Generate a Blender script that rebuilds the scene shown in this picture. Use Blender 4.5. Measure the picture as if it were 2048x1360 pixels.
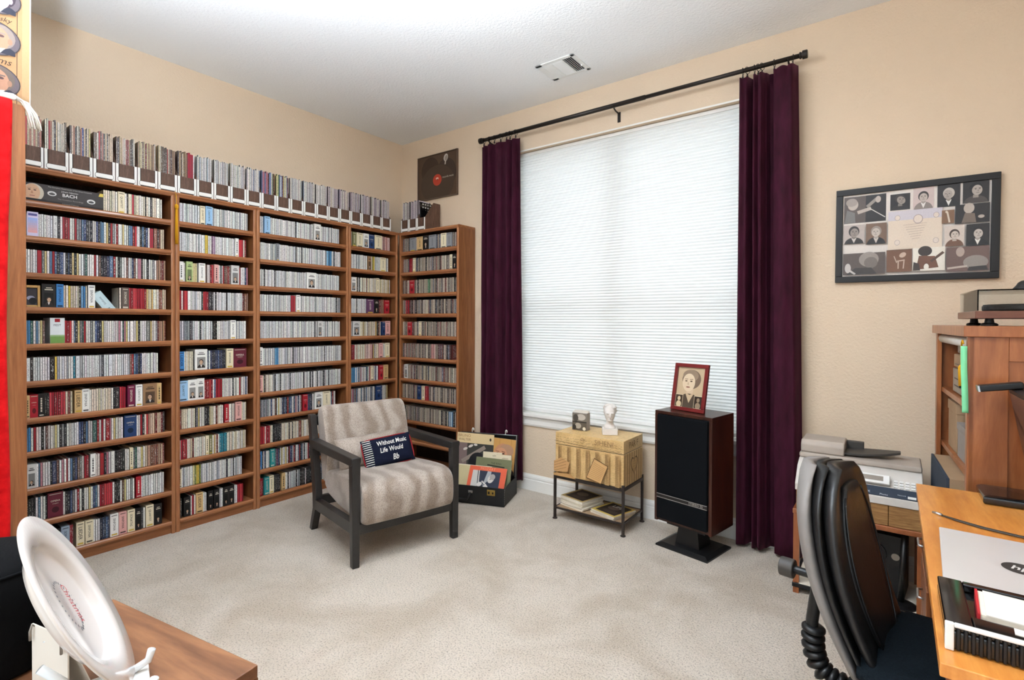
import bpy, bmesh, math, random
from mathutils import Vector, Matrix, Euler

for _o in list(bpy.data.objects):
    bpy.data.objects.remove(_o)
SC = bpy.context.scene
COL = SC.collection
PI = math.pi
R = math.radians
random.seed(7)


def lin(c):
    """sRGB 0-255 triple -> linear RGBA."""
    o = []
    for v in c:
        v /= 255.0
        o.append(v / 12.92 if v <= 0.04045 else ((v + 0.055) / 1.055) ** 2.4)
    return (o[0], o[1], o[2], 1.0)


# ------------------------------------------------------------------ camera
CAM_LOC = Vector((3.8616, -3.3928, 1.3445))
YAW, PITCH, ROLL = -0.638644, -0.009558, 0.003953
F_PX, CY_PX = 1031.25, 652.82
fwd = Vector((math.sin(YAW) * math.cos(PITCH), math.cos(YAW) * math.cos(PITCH), math.sin(PITCH)))
rt = Vector((math.cos(YAW), -math.sin(YAW), 0.0))
up = rt.cross(fwd)
rt2 = math.cos(ROLL) * rt + math.sin(ROLL) * up
up2 = -math.sin(ROLL) * rt + math.cos(ROLL) * up
cam_d = bpy.data.cameras.new('camera')
cam_d.sensor_width = 36.0
cam_d.lens = F_PX / 2048.0 * 36.0
cam_d.shift_y = -(680.0 - CY_PX) / 2048.0
cam_d.clip_start = 0.02
cam = bpy.data.objects.new('camera', cam_d)
m = Matrix.Identity(4)
for i in range(3):
    m[i][0], m[i][1], m[i][2], m[i][3] = rt2[i], up2[i], -fwd[i], CAM_LOC[i]
cam.matrix_world = m
COL.objects.link(cam)
SC.camera = cam

# ------------------------------------------------------------------ world, sun, exposure
W = bpy.data.worlds.new('world')
SC.world = W
W.use_nodes = True
bg = W.node_tree.nodes['Background']
bg.inputs['Color'].default_value = (0.84, 0.93, 1.0, 1)
bg.inputs['Strength'].default_value = 0.9

sun_d = bpy.data.lights.new('sun', 'SUN')
sun_d.energy = 0.25
sun_d.angle = R(70)
sun_d.color = (1.0, 0.985, 0.96)
sun = bpy.data.objects.new('sun', sun_d)
sun.location = (2.2, 6.0, 6.0)
sun.rotation_euler = Vector((0.08, -1.0, -0.42)).to_track_quat('-Z', 'Y').to_euler()
COL.objects.link(sun)

vs = SC.view_settings
vs.view_transform = 'Standard'
vs.look = 'None'
vs.gamma = 1.0
vs.use_curve_mapping = False
vs.exposure = 0.94
SC.cycles.max_bounces = 5
SC.cycles.diffuse_bounces = 4
SC.cycles.glossy_bounces = 2
SC.cycles.transmission_bounces = 3
SC.cycles.transparent_max_bounces = 5
SC.cycles.adaptive_threshold = 0.03


# ------------------------------------------------------------------ materials
MATS = {}


class NT:
    """small node-tree helper"""

    def __init__(self, name, rough=0.6, spec=0.4, metallic=0.0):
        self.m = bpy.data.materials.new(name)
        self.m.use_nodes = True
        self.t = self.m.node_tree
        self.b = self.t.nodes['Principled BSDF']
        self.b.inputs['Roughness'].default_value = rough
        self.b.inputs['Specular IOR Level'].default_value = spec
        self.b.inputs['Metallic'].default_value = metallic
        MATS[name] = self.m

    def n(self, typ, **kw):
        nd = self.t.nodes.new(typ)
        for k, v in kw.items():
            setattr(nd, k, v)
        return nd

    def link(self, a, b):
        self.t.links.new(a, b)

    def coord(self, kind='Object', scale=(1, 1, 1), rot=(0, 0, 0)):
        tc = self.n('ShaderNodeTexCoord')
        mp = self.n('ShaderNodeMapping')
        mp.inputs['Scale'].default_value = scale
        mp.inputs['Rotation'].default_value = rot
        self.link(tc.outputs[kind], mp.inputs['Vector'])
        return mp.outputs['Vector']

    def noise(self, vec, scale, detail=4, rough=0.55, dist=0.0):
        nd = self.n('ShaderNodeTexNoise')
        nd.inputs['Scale'].default_value = scale
        nd.inputs['Detail'].default_value = detail
        nd.inputs['Roughness'].default_value = rough
        nd.inputs['Distortion'].default_value = dist
        if vec is not None:
            self.link(vec, nd.inputs['Vector'])
        return nd.outputs['Fac']

    def ramp(self, fac, stops):
        nd = self.n('ShaderNodeValToRGB')
        e = nd.color_ramp.elements
        while len(e) < len(stops):
            e.new(0.5)
        for el, (p, c) in zip(e, stops):
            el.position = p
            el.color = c if len(c) == 4 else lin(c)
        self.link(fac, nd.inputs['Fac'])
        return nd.outputs['Color']

    def mix(self, fac, a, b, blend='MIX'):
        nd = self.n('ShaderNodeMix', data_type='RGBA', blend_type=blend)
        for sock, v in ((nd.inputs[0], fac), (nd.inputs[6], a), (nd.inputs[7], b)):
            if hasattr(v, 'is_output'):
                self.link(v, sock)
            else:
                sock.default_value = v
        return nd.outputs[2]

    def math(self, op, a, b=None, c=None):
        nd = self.n('ShaderNodeMath', operation=op)
        for i, v in enumerate((a, b, c)):
            if v is None:
                continue
            if hasattr(v, 'is_output'):
                self.link(v, nd.inputs[i])
            else:
                nd.inputs[i].default_value = v
        return nd.outputs[0]

    def base(self, c):
        if hasattr(c, 'is_output'):
            self.link(c, self.b.inputs['Base Color'])
        else:
            self.b.inputs['Base Color'].default_value = c

    def bump(self, h, strength=0.3, dist=0.002):
        nd = self.n('ShaderNodeBump')
        nd.inputs['Strength'].default_value = strength
        nd.inputs['Distance'].default_value = dist
        self.link(h, nd.inputs['Height'])
        self.link(nd.outputs['Normal'], self.b.inputs['Normal'])


def plain(name, rgb, rough=0.55, spec=0.4, metallic=0.0, var=0.06, vscale=12.0, bump=0.0, bscale=200.0, bdist=0.001, sheen=0.0, coat=0.0):
    t = NT(name, rough, spec, metallic)
    c = lin(rgb)
    v = t.coord()
    f = t.noise(v, vscale, 3)
    lo = tuple(x * (1 - var) for x in c[:3]) + (1,)
    hi = tuple(min(1, x * (1 + var)) for x in c[:3]) + (1,)
    t.base(t.ramp(f, [(0.3, lo), (0.7, hi)]))
    if bump:
        t.bump(t.noise(v, bscale, 2), bump, bdist)
    if sheen:
        t.b.inputs['Sheen Weight'].default_value = sheen
        t.b.inputs['Sheen Roughness'].default_value = 0.4
    if coat:
        t.b.inputs['Coat Weight'].default_value = coat
        t.b.inputs['Coat Roughness'].default_value = 0.08
    return t.m


def wood(name, dark, light, scale=(14, 14, 1.2), rough=0.42, spec=0.4, fine=90, swirl=1.5, rot=(0, 0, 0), coat=0.0, mid=0.5):
    t = NT(name, rough, spec)
    v = t.coord('Object', scale, rot)
    f = t.noise(v, 1.0, 6, 0.6, swirl)
    v2 = t.coord('Object', tuple(s * 8 for s in scale), rot)
    g = t.noise(v2, 1.0, 3, 0.6, 0.4)
    h = t.math('ADD', t.math('MULTIPLY', f, 0.75), t.math('MULTIPLY', g, 0.25))
    t.base(t.ramp(h, [(0.32, dark), (mid, tuple((a + b) / 2 for a, b in zip(dark, light))), (0.68, light)]))
    t.bump(g, 0.08, 0.001)
    if coat:
        t.b.inputs['Coat Weight'].default_value = coat
        t.b.inputs['Coat Roughness'].default_value = 0.12
    return t.m


def attr_mat(name, rough=0.6, spec=0.3, coat=0.0):
    t = NT(name, rough, spec)
    a = t.n('ShaderNodeVertexColor', layer_name='Col')
    v = t.coord()
    f = t.noise(v, 160.0, 2)
    t.base(t.mix(0.10, a.outputs['Color'], t.ramp(f, [(0.3, (0.2, 0.2, 0.2, 1)), (0.7, (1, 1, 1, 1))]), 'MULTIPLY'))
    if coat:
        t.b.inputs['Coat Weight'].default_value = coat
        t.b.inputs['Coat Roughness'].default_value = 0.05
    return t.m


def spine_mat(name, use_obj):
    """CD / book spines: own colour, dark case edges and broken print lines along the spine (UV: u across, v up)."""
    t = NT(name, 0.35, 0.4)
    if use_obj:
        oi = t.n('ShaderNodeObjectInfo')
        col = oi.outputs['Color']
    else:
        a = t.n('ShaderNodeVertexColor', layer_name='Col')
        col = a.outputs['Color']
    uv = t.n('ShaderNodeUVMap', uv_map='UV')
    sp = t.n('ShaderNodeSeparateXYZ')
    t.link(uv.outputs['UV'], sp.inputs[0])
    u, v = sp.outputs[0], sp.outputs[1]
    geo = t.n('ShaderNodeNewGeometry')
    mp = t.n('ShaderNodeMapping')
    mp.inputs['Scale'].default_value = (330, 330, 160)
    t.link(geo.outputs['Position'], mp.inputs['Vector'])
    nz = t.noise(mp.outputs['Vector'], 1.0, 1)
    cu = t.math('ABSOLUTE', t.math('SUBTRACT', u, 0.5))
    cv = t.math('ABSOLUTE', t.math('SUBTRACT', v, 0.5))
    band = t.math('MULTIPLY', t.math('LESS_THAN', cu, 0.26), t.math('LESS_THAN', cv, 0.40))
    ink = t.math('MULTIPLY', band, t.math('GREATER_THAN', nz, 0.57))
    hsv = t.n('ShaderNodeSeparateColor', mode='HSV')
    t.link(col, hsv.inputs[0])
    bright = t.math('GREATER_THAN', hsv.outputs[2], 0.30)
    inkcol = t.mix(bright, (0.75, 0.75, 0.7, 1), (0.05, 0.05, 0.06, 1))
    c1 = t.mix(t.math('MULTIPLY', ink, 0.55), col, inkcol)
    edge = t.math('GREATER_THAN', cu, 0.405)
    c2 = t.mix(t.math('MULTIPLY', edge, 0.92), c1, (0.02, 0.02, 0.022, 1))
    t.base(c2)
    return t.m


def glass(name, tint=(1, 1, 1, 1), rough=0.02, ior=1.3):
    t = NT(name, rough, 0.5)
    t.b.inputs['Base Color'].default_value = tint
    t.b.inputs['Transmission Weight'].default_value = 1.0
    t.b.inputs['IOR'].default_value = ior
    return t.m


# ------------------------------------------------------------------ mesh builder
class MB:
    def __init__(self):
        self.v, self.f, self.c, self.uv = [], [], [], []
        self.col = None

    def _face(self, idx, uv=None):
        self.f.append(tuple(idx))
        self.c.append(self.col)
        self.uv.append(uv)

    def xf(self, pts, mat):
        return [tuple(mat @ Vector(p)) for p in pts] if mat is not None else [tuple(p) for p in pts]

    def box(self, x0, x1, y0, y1, z0, z1, mat=None):
        p = [(x0, y0, z0), (x1, y0, z0), (x1, y1, z0), (x0, y1, z0), (x0, y0, z1), (x1, y0, z1), (x1, y1, z1), (x0, y1, z1)]
        b = len(self.v)
        self.v += self.xf(p, mat)
        uv4 = ((0, 0), (1, 0), (1, 1), (0, 1))
        for q in ((0, 3, 2, 1), (4, 5, 6, 7)):
            self._face([b + i for i in q], ((0.5, 0.5),) * 4)
        for q in ((0, 1, 5, 4), (1, 2, 6, 5), (2, 3, 7, 6), (3, 0, 4, 7)):
            self._face([b + i for i in q], uv4)
        return self

    def cbox(self, c, s, mat=None):
        return self.box(c[0] - s[0] / 2, c[0] + s[0] / 2, c[1] - s[1] / 2, c[1] + s[1] / 2, c[2] - s[2] / 2, c[2] + s[2] / 2, mat)

    def poly(self, pts, mat=None):
        b = len(self.v)
        self.v += self.xf(pts, mat)
        self._face(range(b, b + len(pts)))
        return self

    def prism(self, pts2, a0, a1, axis='x', mat=None):
        """closed 2D polygon extruded along an axis; pts2 are the other two coordinates in cyclic order"""
        def mk(p, a):
            if axis == 'x':
                return (a, p[0], p[1])
            if axis == 'y':
                return (p[0], a, p[1])
            return (p[0], p[1], a)
        n = len(pts2)
        b = len(self.v)
        self.v += self.xf([mk(p, a0) for p in pts2] + [mk(p, a1) for p in pts2], mat)
        self._face(range(b, b + n))
        self._face(range(b + 2 * n - 1, b + n - 1, -1))
        for i in range(n):
            j = (i + 1) % n
            self._face((b + i, b + n + i, b + n + j, b + j))
        return self

    def rings(self, rings, cap=True, closed=True, mat=None):
        """loft through rings (lists of points of equal length)"""
        b = len(self.v)
        n = len(rings[0])
        for r_ in rings:
            self.v += self.xf(r_, mat)
        m_ = n if closed else n - 1
        for k in range(len(rings) - 1):
            for i in range(m_):
                j = (i + 1) % n
                self._face((b + k * n + i, b + k * n + j, b + (k + 1) * n + j, b + (k + 1) * n + i))
        if cap:
            self._face(range(b + n - 1, b - 1, -1))
            self._face(range(b + (len(rings) - 1) * n, b + len(rings) * n))
        return self

    def lathe(self, prof, n=24, c=(0, 0, 0), mat=None, cap=True):
        rs = []
        for r_, z in prof:
            rs.append([(c[0] + r_ * math.cos(2 * PI * i / n), c[1] + r_ * math.sin(2 * PI * i / n), c[2] + z) for i in range(n)])
        return self.rings(rs, cap, True, mat)

    def tube(self, path, r, n=8, cap=True, closed=False, mat=None):
        pts = [Vector(p) for p in path]
        rs = []
        rad = r if isinstance(r, (list, tuple)) else [r] * len(pts)
        prev = None
        N = len(pts)
        for i, p in enumerate(pts):
            if closed:
                d = pts[(i + 1) % N] - pts[i - 1]
            else:
                d = pts[min(i + 1, N - 1)] - pts[max(i - 1, 0)]
            d.normalize()
            if prev is None:
                a = Vector((0, 0, 1)) if abs(d.z) < 0.9 else Vector((1, 0, 0))
                u = d.cross(a).normalized()
            else:
                u = (prev - d * prev.dot(d)).normalized()
            prev = u
            w = d.cross(u)
            rs.append([tuple(p + rad[i] * (math.cos(2 * PI * k / n) * u + math.sin(2 * PI * k / n) * w)) for k in range(n)])
        if closed:
            rs.append(rs[0])
            cap = False
        return self.rings(rs, cap, True, mat)

    def cyl(self, p0, p1, r, n=16, mat=None):
        return self.tube([p0, p1], r, n, True, False, mat)

    def build(self, name, mat=None, parent=None, smooth=False, bevel=0.0, seg=2, solid=0.0, subsurf=0, loc=None, rot=None):
        me = bpy.data.meshes.new(name)
        me.from_pydata(self.v, [], self.f)
        if any(c is not None for c in self.c):
            ca = me.color_attributes.new('Col', 'FLOAT_COLOR', 'CORNER')
            k = 0
            buf = []
            for f_, c in zip(self.f, self.c):
                c = c or (1, 1, 1, 1)
                buf += list(c) * len(f_)
            ca.data.foreach_set('color', buf)
        if any(u is not None for u in self.uv):
            uvl = me.uv_layers.new(name='UV')
            buf = []
            for f_, u in zip(self.f, self.uv):
                for i in range(len(f_)):
                    buf += list(u[i]) if u is not None else [0.5, 0.5]
            uvl.data.foreach_set('uv', buf)
        me.update()
        if smooth:
            me.polygons.foreach_set('use_smooth', [True] * len(me.polygons))
        return mesh_obj(name, me, mat, parent, bevel, seg, solid, subsurf, loc, rot)


def mesh_obj(name, me, mat=None, parent=None, bevel=0.0, seg=2, solid=0.0, subsurf=0, loc=None, rot=None):
    o = bpy.data.objects.new(name, me)
    COL.objects.link(o)
    if mat is not None:
        me.materials.append(MATS[mat] if isinstance(mat, str) else mat)
    if parent is not None:
        o.parent = parent
    if loc is not None:
        o.location = loc
    if rot is not None:
        o.rotation_euler = rot
    if solid:
        md = o.modifiers.new('solid', 'SOLIDIFY')
        md.thickness = solid
        md.offset = 0
    if bevel:
        md = o.modifiers.new('bevel', 'BEVEL')
        md.width = bevel
        md.segments = seg
        md.limit_method = 'ANGLE'
        md.angle_limit = R(40)
        me.polygons.foreach_set('use_smooth', [True] * len(me.polygons))
        wn = o.modifiers.new('wn', 'WEIGHTED_NORMAL')
        wn.keep_sharp = False
    if subsurf:
        md = o.modifiers.new('sub', 'SUBSURF')
        md.levels = md.render_levels = subsurf
    return o


def tag(o, label=None, cat=None, group=None, kind=None):
    if label:
        o['label'] = label
    if cat:
        o['category'] = cat
    if group:
        o['group'] = group
    if kind:
        o['kind'] = kind
    return o


def thing(name, label, cat, loc=(0, 0, 0), rz=0.0, group=None):
    o = bpy.data.objects.new(name, None)
    o.empty_display_size = 0.05
    COL.objects.link(o)
    o.location = loc
    o.rotation_euler = (0, 0, rz)
    return tag(o, label, cat, group)


def copy_tree(o, parent=None):
    c = o.copy()
    COL.objects.link(c)
    c.parent = parent
    for ch in list(o.children):
        copy_tree(ch, c)
    return c


def se(n, a, b, p=2.6, t0=0.0):
    """superellipse points"""
    out = []
    for i in range(n):
        t = 2 * PI * i / n + t0
        c, s = math.cos(t), math.sin(t)
        out.append((a * math.copysign(abs(c) ** (2 / p), c), b * math.copysign(abs(s) ** (2 / p), s)))
    return out


# ------------------------------------------------------------------ flat print (posters, covers, lettering)
TEXT_CACHE = {}


def text_polys(txt, shear=0.0, bold=0.0):
    key = (txt, shear, bold)
    if key not in TEXT_CACHE:
        cu = bpy.data.curves.new('lettering', 'FONT')
        cu.body = txt
        cu.shear = shear
        cu.offset = bold
        cu.resolution_u = 2
        cu.align_x = 'CENTER'
        cu.align_y = 'CENTER'
        ob = bpy.data.objects.new('lettering', cu)
        COL.objects.link(ob)
        bpy.context.view_layer.update()
        dg = bpy.context.evaluated_depsgraph_get()
        me = ob.evaluated_get(dg).to_mesh()
        vs_ = [(v.co.x, v.co.y) for v in me.vertices]
        fs = [tuple(p.vertices) for p in me.polygons]
        ob.evaluated_get(dg).to_mesh_clear()
        bpy.data.objects.remove(ob)
        bpy.data.curves.remove(cu)
        xs = [v[0] for v in vs_] or [0, 1]
        ys = [v[1] for v in vs_] or [0, 1]
        TEXT_CACHE[key] = (vs_, fs, (min(xs), max(xs), min(ys), max(ys)))
    return TEXT_CACHE[key]


class Print:
    """flat coloured shapes on the plane y = 0 facing -y; u -> x, v -> z; later shapes lie a hair in front"""

    def __init__(self, eps=0.00012):
        self.mb = MB()
        self.k = 0
        self.eps = eps

    def _next(self, rgb):
        self.k += 1
        self.mb.col = lin(rgb)
        return -self.k * self.eps

    def poly(self, pts, rgb):
        y = self._next(rgb)
        self.mb.poly([(p[0], y, p[1]) for p in pts])
        return self

    def rect(self, u0, u1, v0, v1, rgb):
        return self.poly([(u0, v0), (u1, v0), (u1, v1), (u0, v1)], rgb)

    def ell(self, cu, cv, a, b, rgb, n=20, rot=0.0, clip=None):
        pts = []
        for i in range(n):
            t = 2 * PI * i / n
            x, y = a * math.cos(t), b * math.sin(t)
            px, py = cu + x * math.cos(rot) - y * math.sin(rot), cv + x * math.sin(rot) + y * math.cos(rot)
            if clip:
                px, py = min(max(px, clip[0]), clip[1]), min(max(py, clip[2]), clip[3])
            pts.append((px, py))
        return self.poly(pts, rgb)

    def line(self, p, q, w, rgb):
        d = Vector((q[0] - p[0], q[1] - p[1]))
        d.normalize()
        n_ = Vector((-d.y, d.x)) * w / 2
        return self.poly([(p[0] + n_.x, p[1] + n_.y), (p[0] - n_.x, p[1] - n_.y), (q[0] - n_.x, q[1] - n_.y), (q[0] + n_.x, q[1] + n_.y)][::-1], rgb)

    def text(self, txt, cu, cv, w=None, h=None, rgb=(0, 0, 0), shear=0.0, bold=0.0, rot=0.0):
        vs_, fs, (x0, x1, y0, y1) = text_polys(txt, shear, bold)
        tw, th = max(x1 - x0, 1e-6), max(y1 - y0, 1e-6)
        sx = (w / tw) if w else (h / th)
        sy = (h / th) if h else sx
        y = self._next(rgb)
        b = len(self.mb.v)
        for a in vs_:
            px, py = (a[0] - (x0 + x1) / 2) * sx, (a[1] - (y0 + y1) / 2) * sy
            self.mb.v.append((cu + px * math.cos(rot) - py * math.sin(rot), y, cv + px * math.sin(rot) + py * math.cos(rot)))
        for f_ in fs:
            self.mb._face([b + i for i in f_])
        return self

    def portrait(self, u0, u1, v0, v1, bg, skin, hair, coat, look=0.0, shirt=None, hairlen=0.0, size=1.0, tilt=0.0):
        """a head-and-shoulders photograph inside the rectangle"""
        w, h = u1 - u0, v1 - v0
        cl = (u0, u1, v0, v1)
        cx, s = (u0 + u1) / 2, min(w, h) * size * 1.2
        self.rect(u0, u1, v0, v1, bg)
        sh_ = min(0.34 * h, 0.42 * s)
        hy = v0 + sh_ + s * 0.24
        self.ell(cx, v0 - h * 0.02, w * 0.46, sh_ + h * 0.02, coat, 24, 0, cl)
        self.poly([(cx - s * 0.09, v0 + sh_ * 0.7), (cx + s * 0.09, v0 + sh_ * 0.7), (cx + s * 0.08, hy - s * 0.1), (cx - s * 0.08, hy - s * 0.1)], tuple(int(c * 0.85) for c in skin))
        if shirt:
            self.poly([(cx - s * 0.11, v0 + sh_ * 0.95), (cx, v0 + sh_ * 0.1), (cx + s * 0.11, v0 + sh_ * 0.95), (cx, v0 + sh_ * 0.7)], shirt)
        self.ell(cx, hy + s * 0.04, s * (0.215 + hairlen), s * (0.26 + hairlen * 0.6), hair, 20, tilt, cl)
        self.ell(cx + look * s * 0.05, hy - s * 0.02, s * 0.165, s * 0.215, skin, 20, tilt, cl)
        dk = tuple(int(c * 0.55) for c in skin)
        for e in (-1, 1):
            self.ell(cx + look * s * 0.07 + e * s * 0.065, hy + s * 0.02, s * 0.034, s * 0.016, dk, 8, 0, cl)
            self.line((cx + look * s * 0.07 + e * s * 0.03, hy + s * 0.06), (cx + look * s * 0.07 + e * s * 0.105, hy + s * 0.055), s * 0.016, hair)
        self.poly([(cx + look * s * 0.09, hy + s * 0.02), (cx + look * s * 0.09 - s * 0.03, hy - s * 0.07), (cx + look * s * 0.09 + s * 0.03, hy - s * 0.07)], tuple(int(c * 0.8) for c in skin))
        self.line((cx + look * s * 0.07 - s * 0.05, hy - s * 0.125), (cx + look * s * 0.07 + s * 0.05, hy - s * 0.125), s * 0.018, dk)
        return self

    def build(self, name, parent=None, loc=(0, 0, 0), rot=(0, 0, 0), mat='print'):
        return self.mb.build(name, mat, parent, loc=loc, rot=rot)


# ------------------------------------------------------------------ material library
def make_materials():
    # walls: orange-peel plaster in warm tan
    for nm, rgb in (('wall_paint', (224, 203, 177)),):
        t = NT(nm, 0.85, 0.2)
        v = t.coord()
        t.base(t.ramp(t.noise(v, 1.3, 3), [(0.3, tuple(int(c * 0.985) for c in rgb)), (0.7, rgb)]))
        t.bump(t.noise(v, 75.0, 3, 0.6), 0.8, 0.004)
    t = NT('ceiling_paint', 0.9, 0.15)
    v = t.coord()
    t.base(lin((246, 247, 247)))
    t.bump(t.noise(v, 60.0, 4, 0.65), 0.8, 0.005)
    t = NT('carpet', 0.95, 0.05)
    v = t.coord()
    big = t.noise(v, 2.2, 4, 0.6, 0.6)
    fine = t.noise(v, 130.0, 3, 0.75)
    mid_ = t.noise(v, 60.0, 2, 0.5)
    c0 = t.ramp(big, [(0.36, (196, 181, 162)), (0.60, (216, 203, 187))])
    c1 = t.ramp(fine, [(0.32, (0.20, 0.19, 0.17, 1)), (0.50, (1, 1, 1, 1))])
    t.base(t.mix(0.68, c0, c1, 'MULTIPLY'))
    t.bump(t.math('ADD', fine, t.math('MULTIPLY', mid_, 0.6)), 0.9, 0.008)
    t.b.inputs['Sheen Weight'].default_value = 0.2
    plain('white_trim', (236, 233, 226), 0.45, 0.4, var=0.015)
    plain('white_plastic', (232, 230, 226), 0.4, 0.4, var=0.02)
    plain('vent_white', (236, 236, 233), 0.5, 0.3, var=0.01)
    plain('black_hole', (10, 10, 10), 0.9, 0.1, var=0.0)
    # cellular shade: diffuse + translucent cloth
    t = NT('shade_cloth', 0.9, 0.1)
    v = t.coord('Object', (1.2, 1, 60))
    f = t.noise(v, 3.0, 4, 0.7)
    c = t.ramp(f, [(0.25, (232, 231, 228)), (0.7, (246, 246, 244))])
    tr = t.n('ShaderNodeBsdfTranslucent')
    df = t.n('ShaderNodeBsdfDiffuse')
    t.link(c, tr.inputs['Color'])
    t.link(c, df.inputs['Color'])
    mx = t.n('ShaderNodeMixShader')
    mx.inputs[0].default_value = 0.285
    t.link(df.outputs[0], mx.inputs[1])
    t.link(tr.outputs[0], mx.inputs[2])
    t.link(mx.outputs[0], t.t.nodes['Material Output'].inputs['Surface'])
    # thin glass
    for nm, tint, gl in (('pane_glass', (0.97, 0.99, 0.98, 1), 0.08), ('clear_acrylic', (0.93, 0.95, 0.96, 1), 0.16), ('smoke_acrylic', (0.86, 0.85, 0.82, 1), 0.12), ('insect_screen', (0.90, 0.90, 0.89, 1), 0.02)):
        t = NT(nm, 0.05, 0.5)
        a = t.n('ShaderNodeBsdfTransparent')
        a.inputs['Color'].default_value = tint
        b = t.n('ShaderNodeBsdfGlossy')
        b.inputs['Roughness'].default_value = 0.03
        fr = t.n('ShaderNodeLayerWeight')
        fr.inputs['Blend'].default_value = gl
        mx = t.n('ShaderNodeMixShader')
        t.link(fr.outputs['Fresnel'], mx.inputs[0])
        t.link(a.outputs[0], mx.inputs[1])
        t.link(b.outputs[0], mx.inputs[2])
        t.link(mx.outputs[0], t.t.nodes['Material Output'].inputs['Surface'])
    # woods
    wood('bookcase_wood', (118, 70, 40), (164, 108, 68), (22, 22, 1.6), 0.40, 0.4)
    wood('bookcase_wood_long', (118, 70, 40), (164, 108, 68), (1.6, 22, 22), 0.40, 0.4)
    wood('bookcase_edge_lit', (138, 84, 50), (182, 124, 82), (22, 22, 1.6), 0.22, 0.5, coat=0.2)  # lighter copy of the case wood; caught highlights are put in its colour
    wood('bookcase_edge_lit_long', (138, 84, 50), (182, 124, 82), (1.6, 22, 22), 0.22, 0.5, coat=0.2)  # same highlight-lightened wood, grain run lengthwise
    wood('bookcase_back', (34, 25, 22), (50, 38, 33), (10, 10, 1.5), 0.7, 0.2)
    wood('walnut_veneer', (86, 52, 34), (150, 104, 70), (1.6, 9, 9), 0.35, 0.4, swirl=2.4)
    wood('speaker_walnut', (34, 14, 9), (78, 38, 24), (18, 9, 1.2), 0.32, 0.5, swirl=1.2)
    wood('desk_wood', (196, 116, 44), (236, 166, 84), (9, 1.6, 9), 0.3, 0.5, swirl=2.0, coat=0.25)
    wood('desk_side_wood', (124, 68, 36), (172, 104, 60), (9, 9, 1.6), 0.35, 0.5, swirl=1.6, coat=0.15)
    wood('cabinet_wood', (132, 74, 40), (182, 116, 70), (10, 10, 1.4), 0.33, 0.5, swirl=1.4, coat=0.15)
    wood('crate_wood', (120, 84, 48), (190, 146, 92), (3.5, 30, 30), 0.6, 0.3, swirl=4.0)
    wood('file_wood', (74, 52, 42), (116, 88, 72), (30, 30, 6), 0.55, 0.3, swirl=2.0)
    wood('plinth_wood', (96, 58, 46), (128, 84, 66), (4, 4, 20), 0.35, 0.4)
    plain('file_board', (238, 236, 230), 0.6, 0.3, var=0.02)
    plain('file_inner', (176, 146, 110), 0.8, 0.2)
    # fabrics
    t = NT('velvet', 0.75, 0.15)
    v = t.coord('Object', (1, 1, 0.25))
    t.base(t.ramp(t.noise(v, 30.0, 3), [(0.3, (44, 9, 24)), (0.75, (66, 19, 40))]))
    t.b.inputs['Sheen Weight'].default_value = 0.35
    t.b.inputs['Sheen Roughness'].default_value = 0.35
    t.b.inputs['Sheen Tint'].default_value = lin((170, 96, 120))
    t.bump(t.noise(t.coord(), 700.0, 2), 0.2, 0.001)
    t = NT('red_velvet', 0.8, 0.1)
    v = t.coord()
    t.base(t.ramp(t.noise(v, 25.0, 4), [(0.3, (186, 10, 16)), (0.75, (226, 26, 30))]))
    t.b.inputs['Sheen Weight'].default_value = 0.15
    t.b.inputs['Sheen Tint'].default_value = lin((255, 120, 110))
    t.bump(t.noise(v, 500.0, 2), 0.4, 0.002)
    t = NT('chair_fabric', 0.85, 0.1)
    v = t.coord('Object', (1.0, 1.0, 1.0))
    wv = t.n('ShaderNodeTexWave', wave_type='BANDS', bands_direction='Y')
    wv.inputs['Scale'].default_value = 2.6
    wv.inputs['Distortion'].default_value = 5.5
    wv.inputs['Detail'].default_value = 2.0
    wv.inputs['Detail Scale'].default_value = 1.6
    t.link(v, wv.inputs['Vector'])
    blot = t.noise(v, 9.0, 4, 0.6, 0.5)
    sel = t.math('ADD', t.math('MULTIPLY', wv.outputs['Fac'], 0.45), t.math('MULTIPLY', blot, 0.55))
    band = t.ramp(sel, [(0.34, (154, 138, 124)), (0.50, (170, 155, 142)), (0.68, (186, 172, 160))])
    fn = t.noise(v, 170.0, 3, 0.75)
    t.base(t.mix(0.6, band, t.ramp(fn, [(0.34, (0.30, 0.27, 0.25, 1)), (0.55, (1, 1, 1, 1))]), 'MULTIPLY'))
    t.bump(fn, 0.5, 0.003)
    t.b.inputs['Sheen Weight'].default_value = 0.35
    plain('chair_frame_black', (40, 38, 37), 0.35, 0.5, var=0.12, vscale=40)
    plain('navy_cloth', (24, 28, 46), 0.9, 0.1, bump=0.3, bscale=500)
    plain('pillow_red', (150, 44, 48), 0.9, 0.1)
    plain('pillow_white', (225, 222, 216), 0.9, 0.1)
    plain('suitcase_black', (26, 25, 25), 0.55, 0.4, bump=0.3, bscale=300, var=0.2)
    plain('suitcase_lining', (52, 52, 60), 0.9, 0.1)
    plain('brass', (186, 156, 84), 0.35, 0.5, 0.9)
    plain('steel', (190, 190, 192), 0.3, 0.5, 0.95)
    plain('rod_metal', (44, 38, 34), 0.4, 0.5, 0.5)
    plain('iron', (58, 50, 46), 0.5, 0.4, 0.4)
    plain('grille_cloth', (14, 16, 19), 0.9, 0.1, bump=0.6, bscale=900)
    plain('black_plastic', (20, 20, 21), 0.4, 0.45, bump=0.1, bscale=400)
    plain('gloss_black', (14, 15, 17), 0.12, 0.6, coat=0.4)
    plain('grey_shell', (132, 126, 122), 0.5, 0.35, bump=0.1, bscale=500)
    plain('leather', (34, 33, 33), 0.36, 0.5, bump=0.25, bscale=160, bdist=0.0015, var=0.12)
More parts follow.
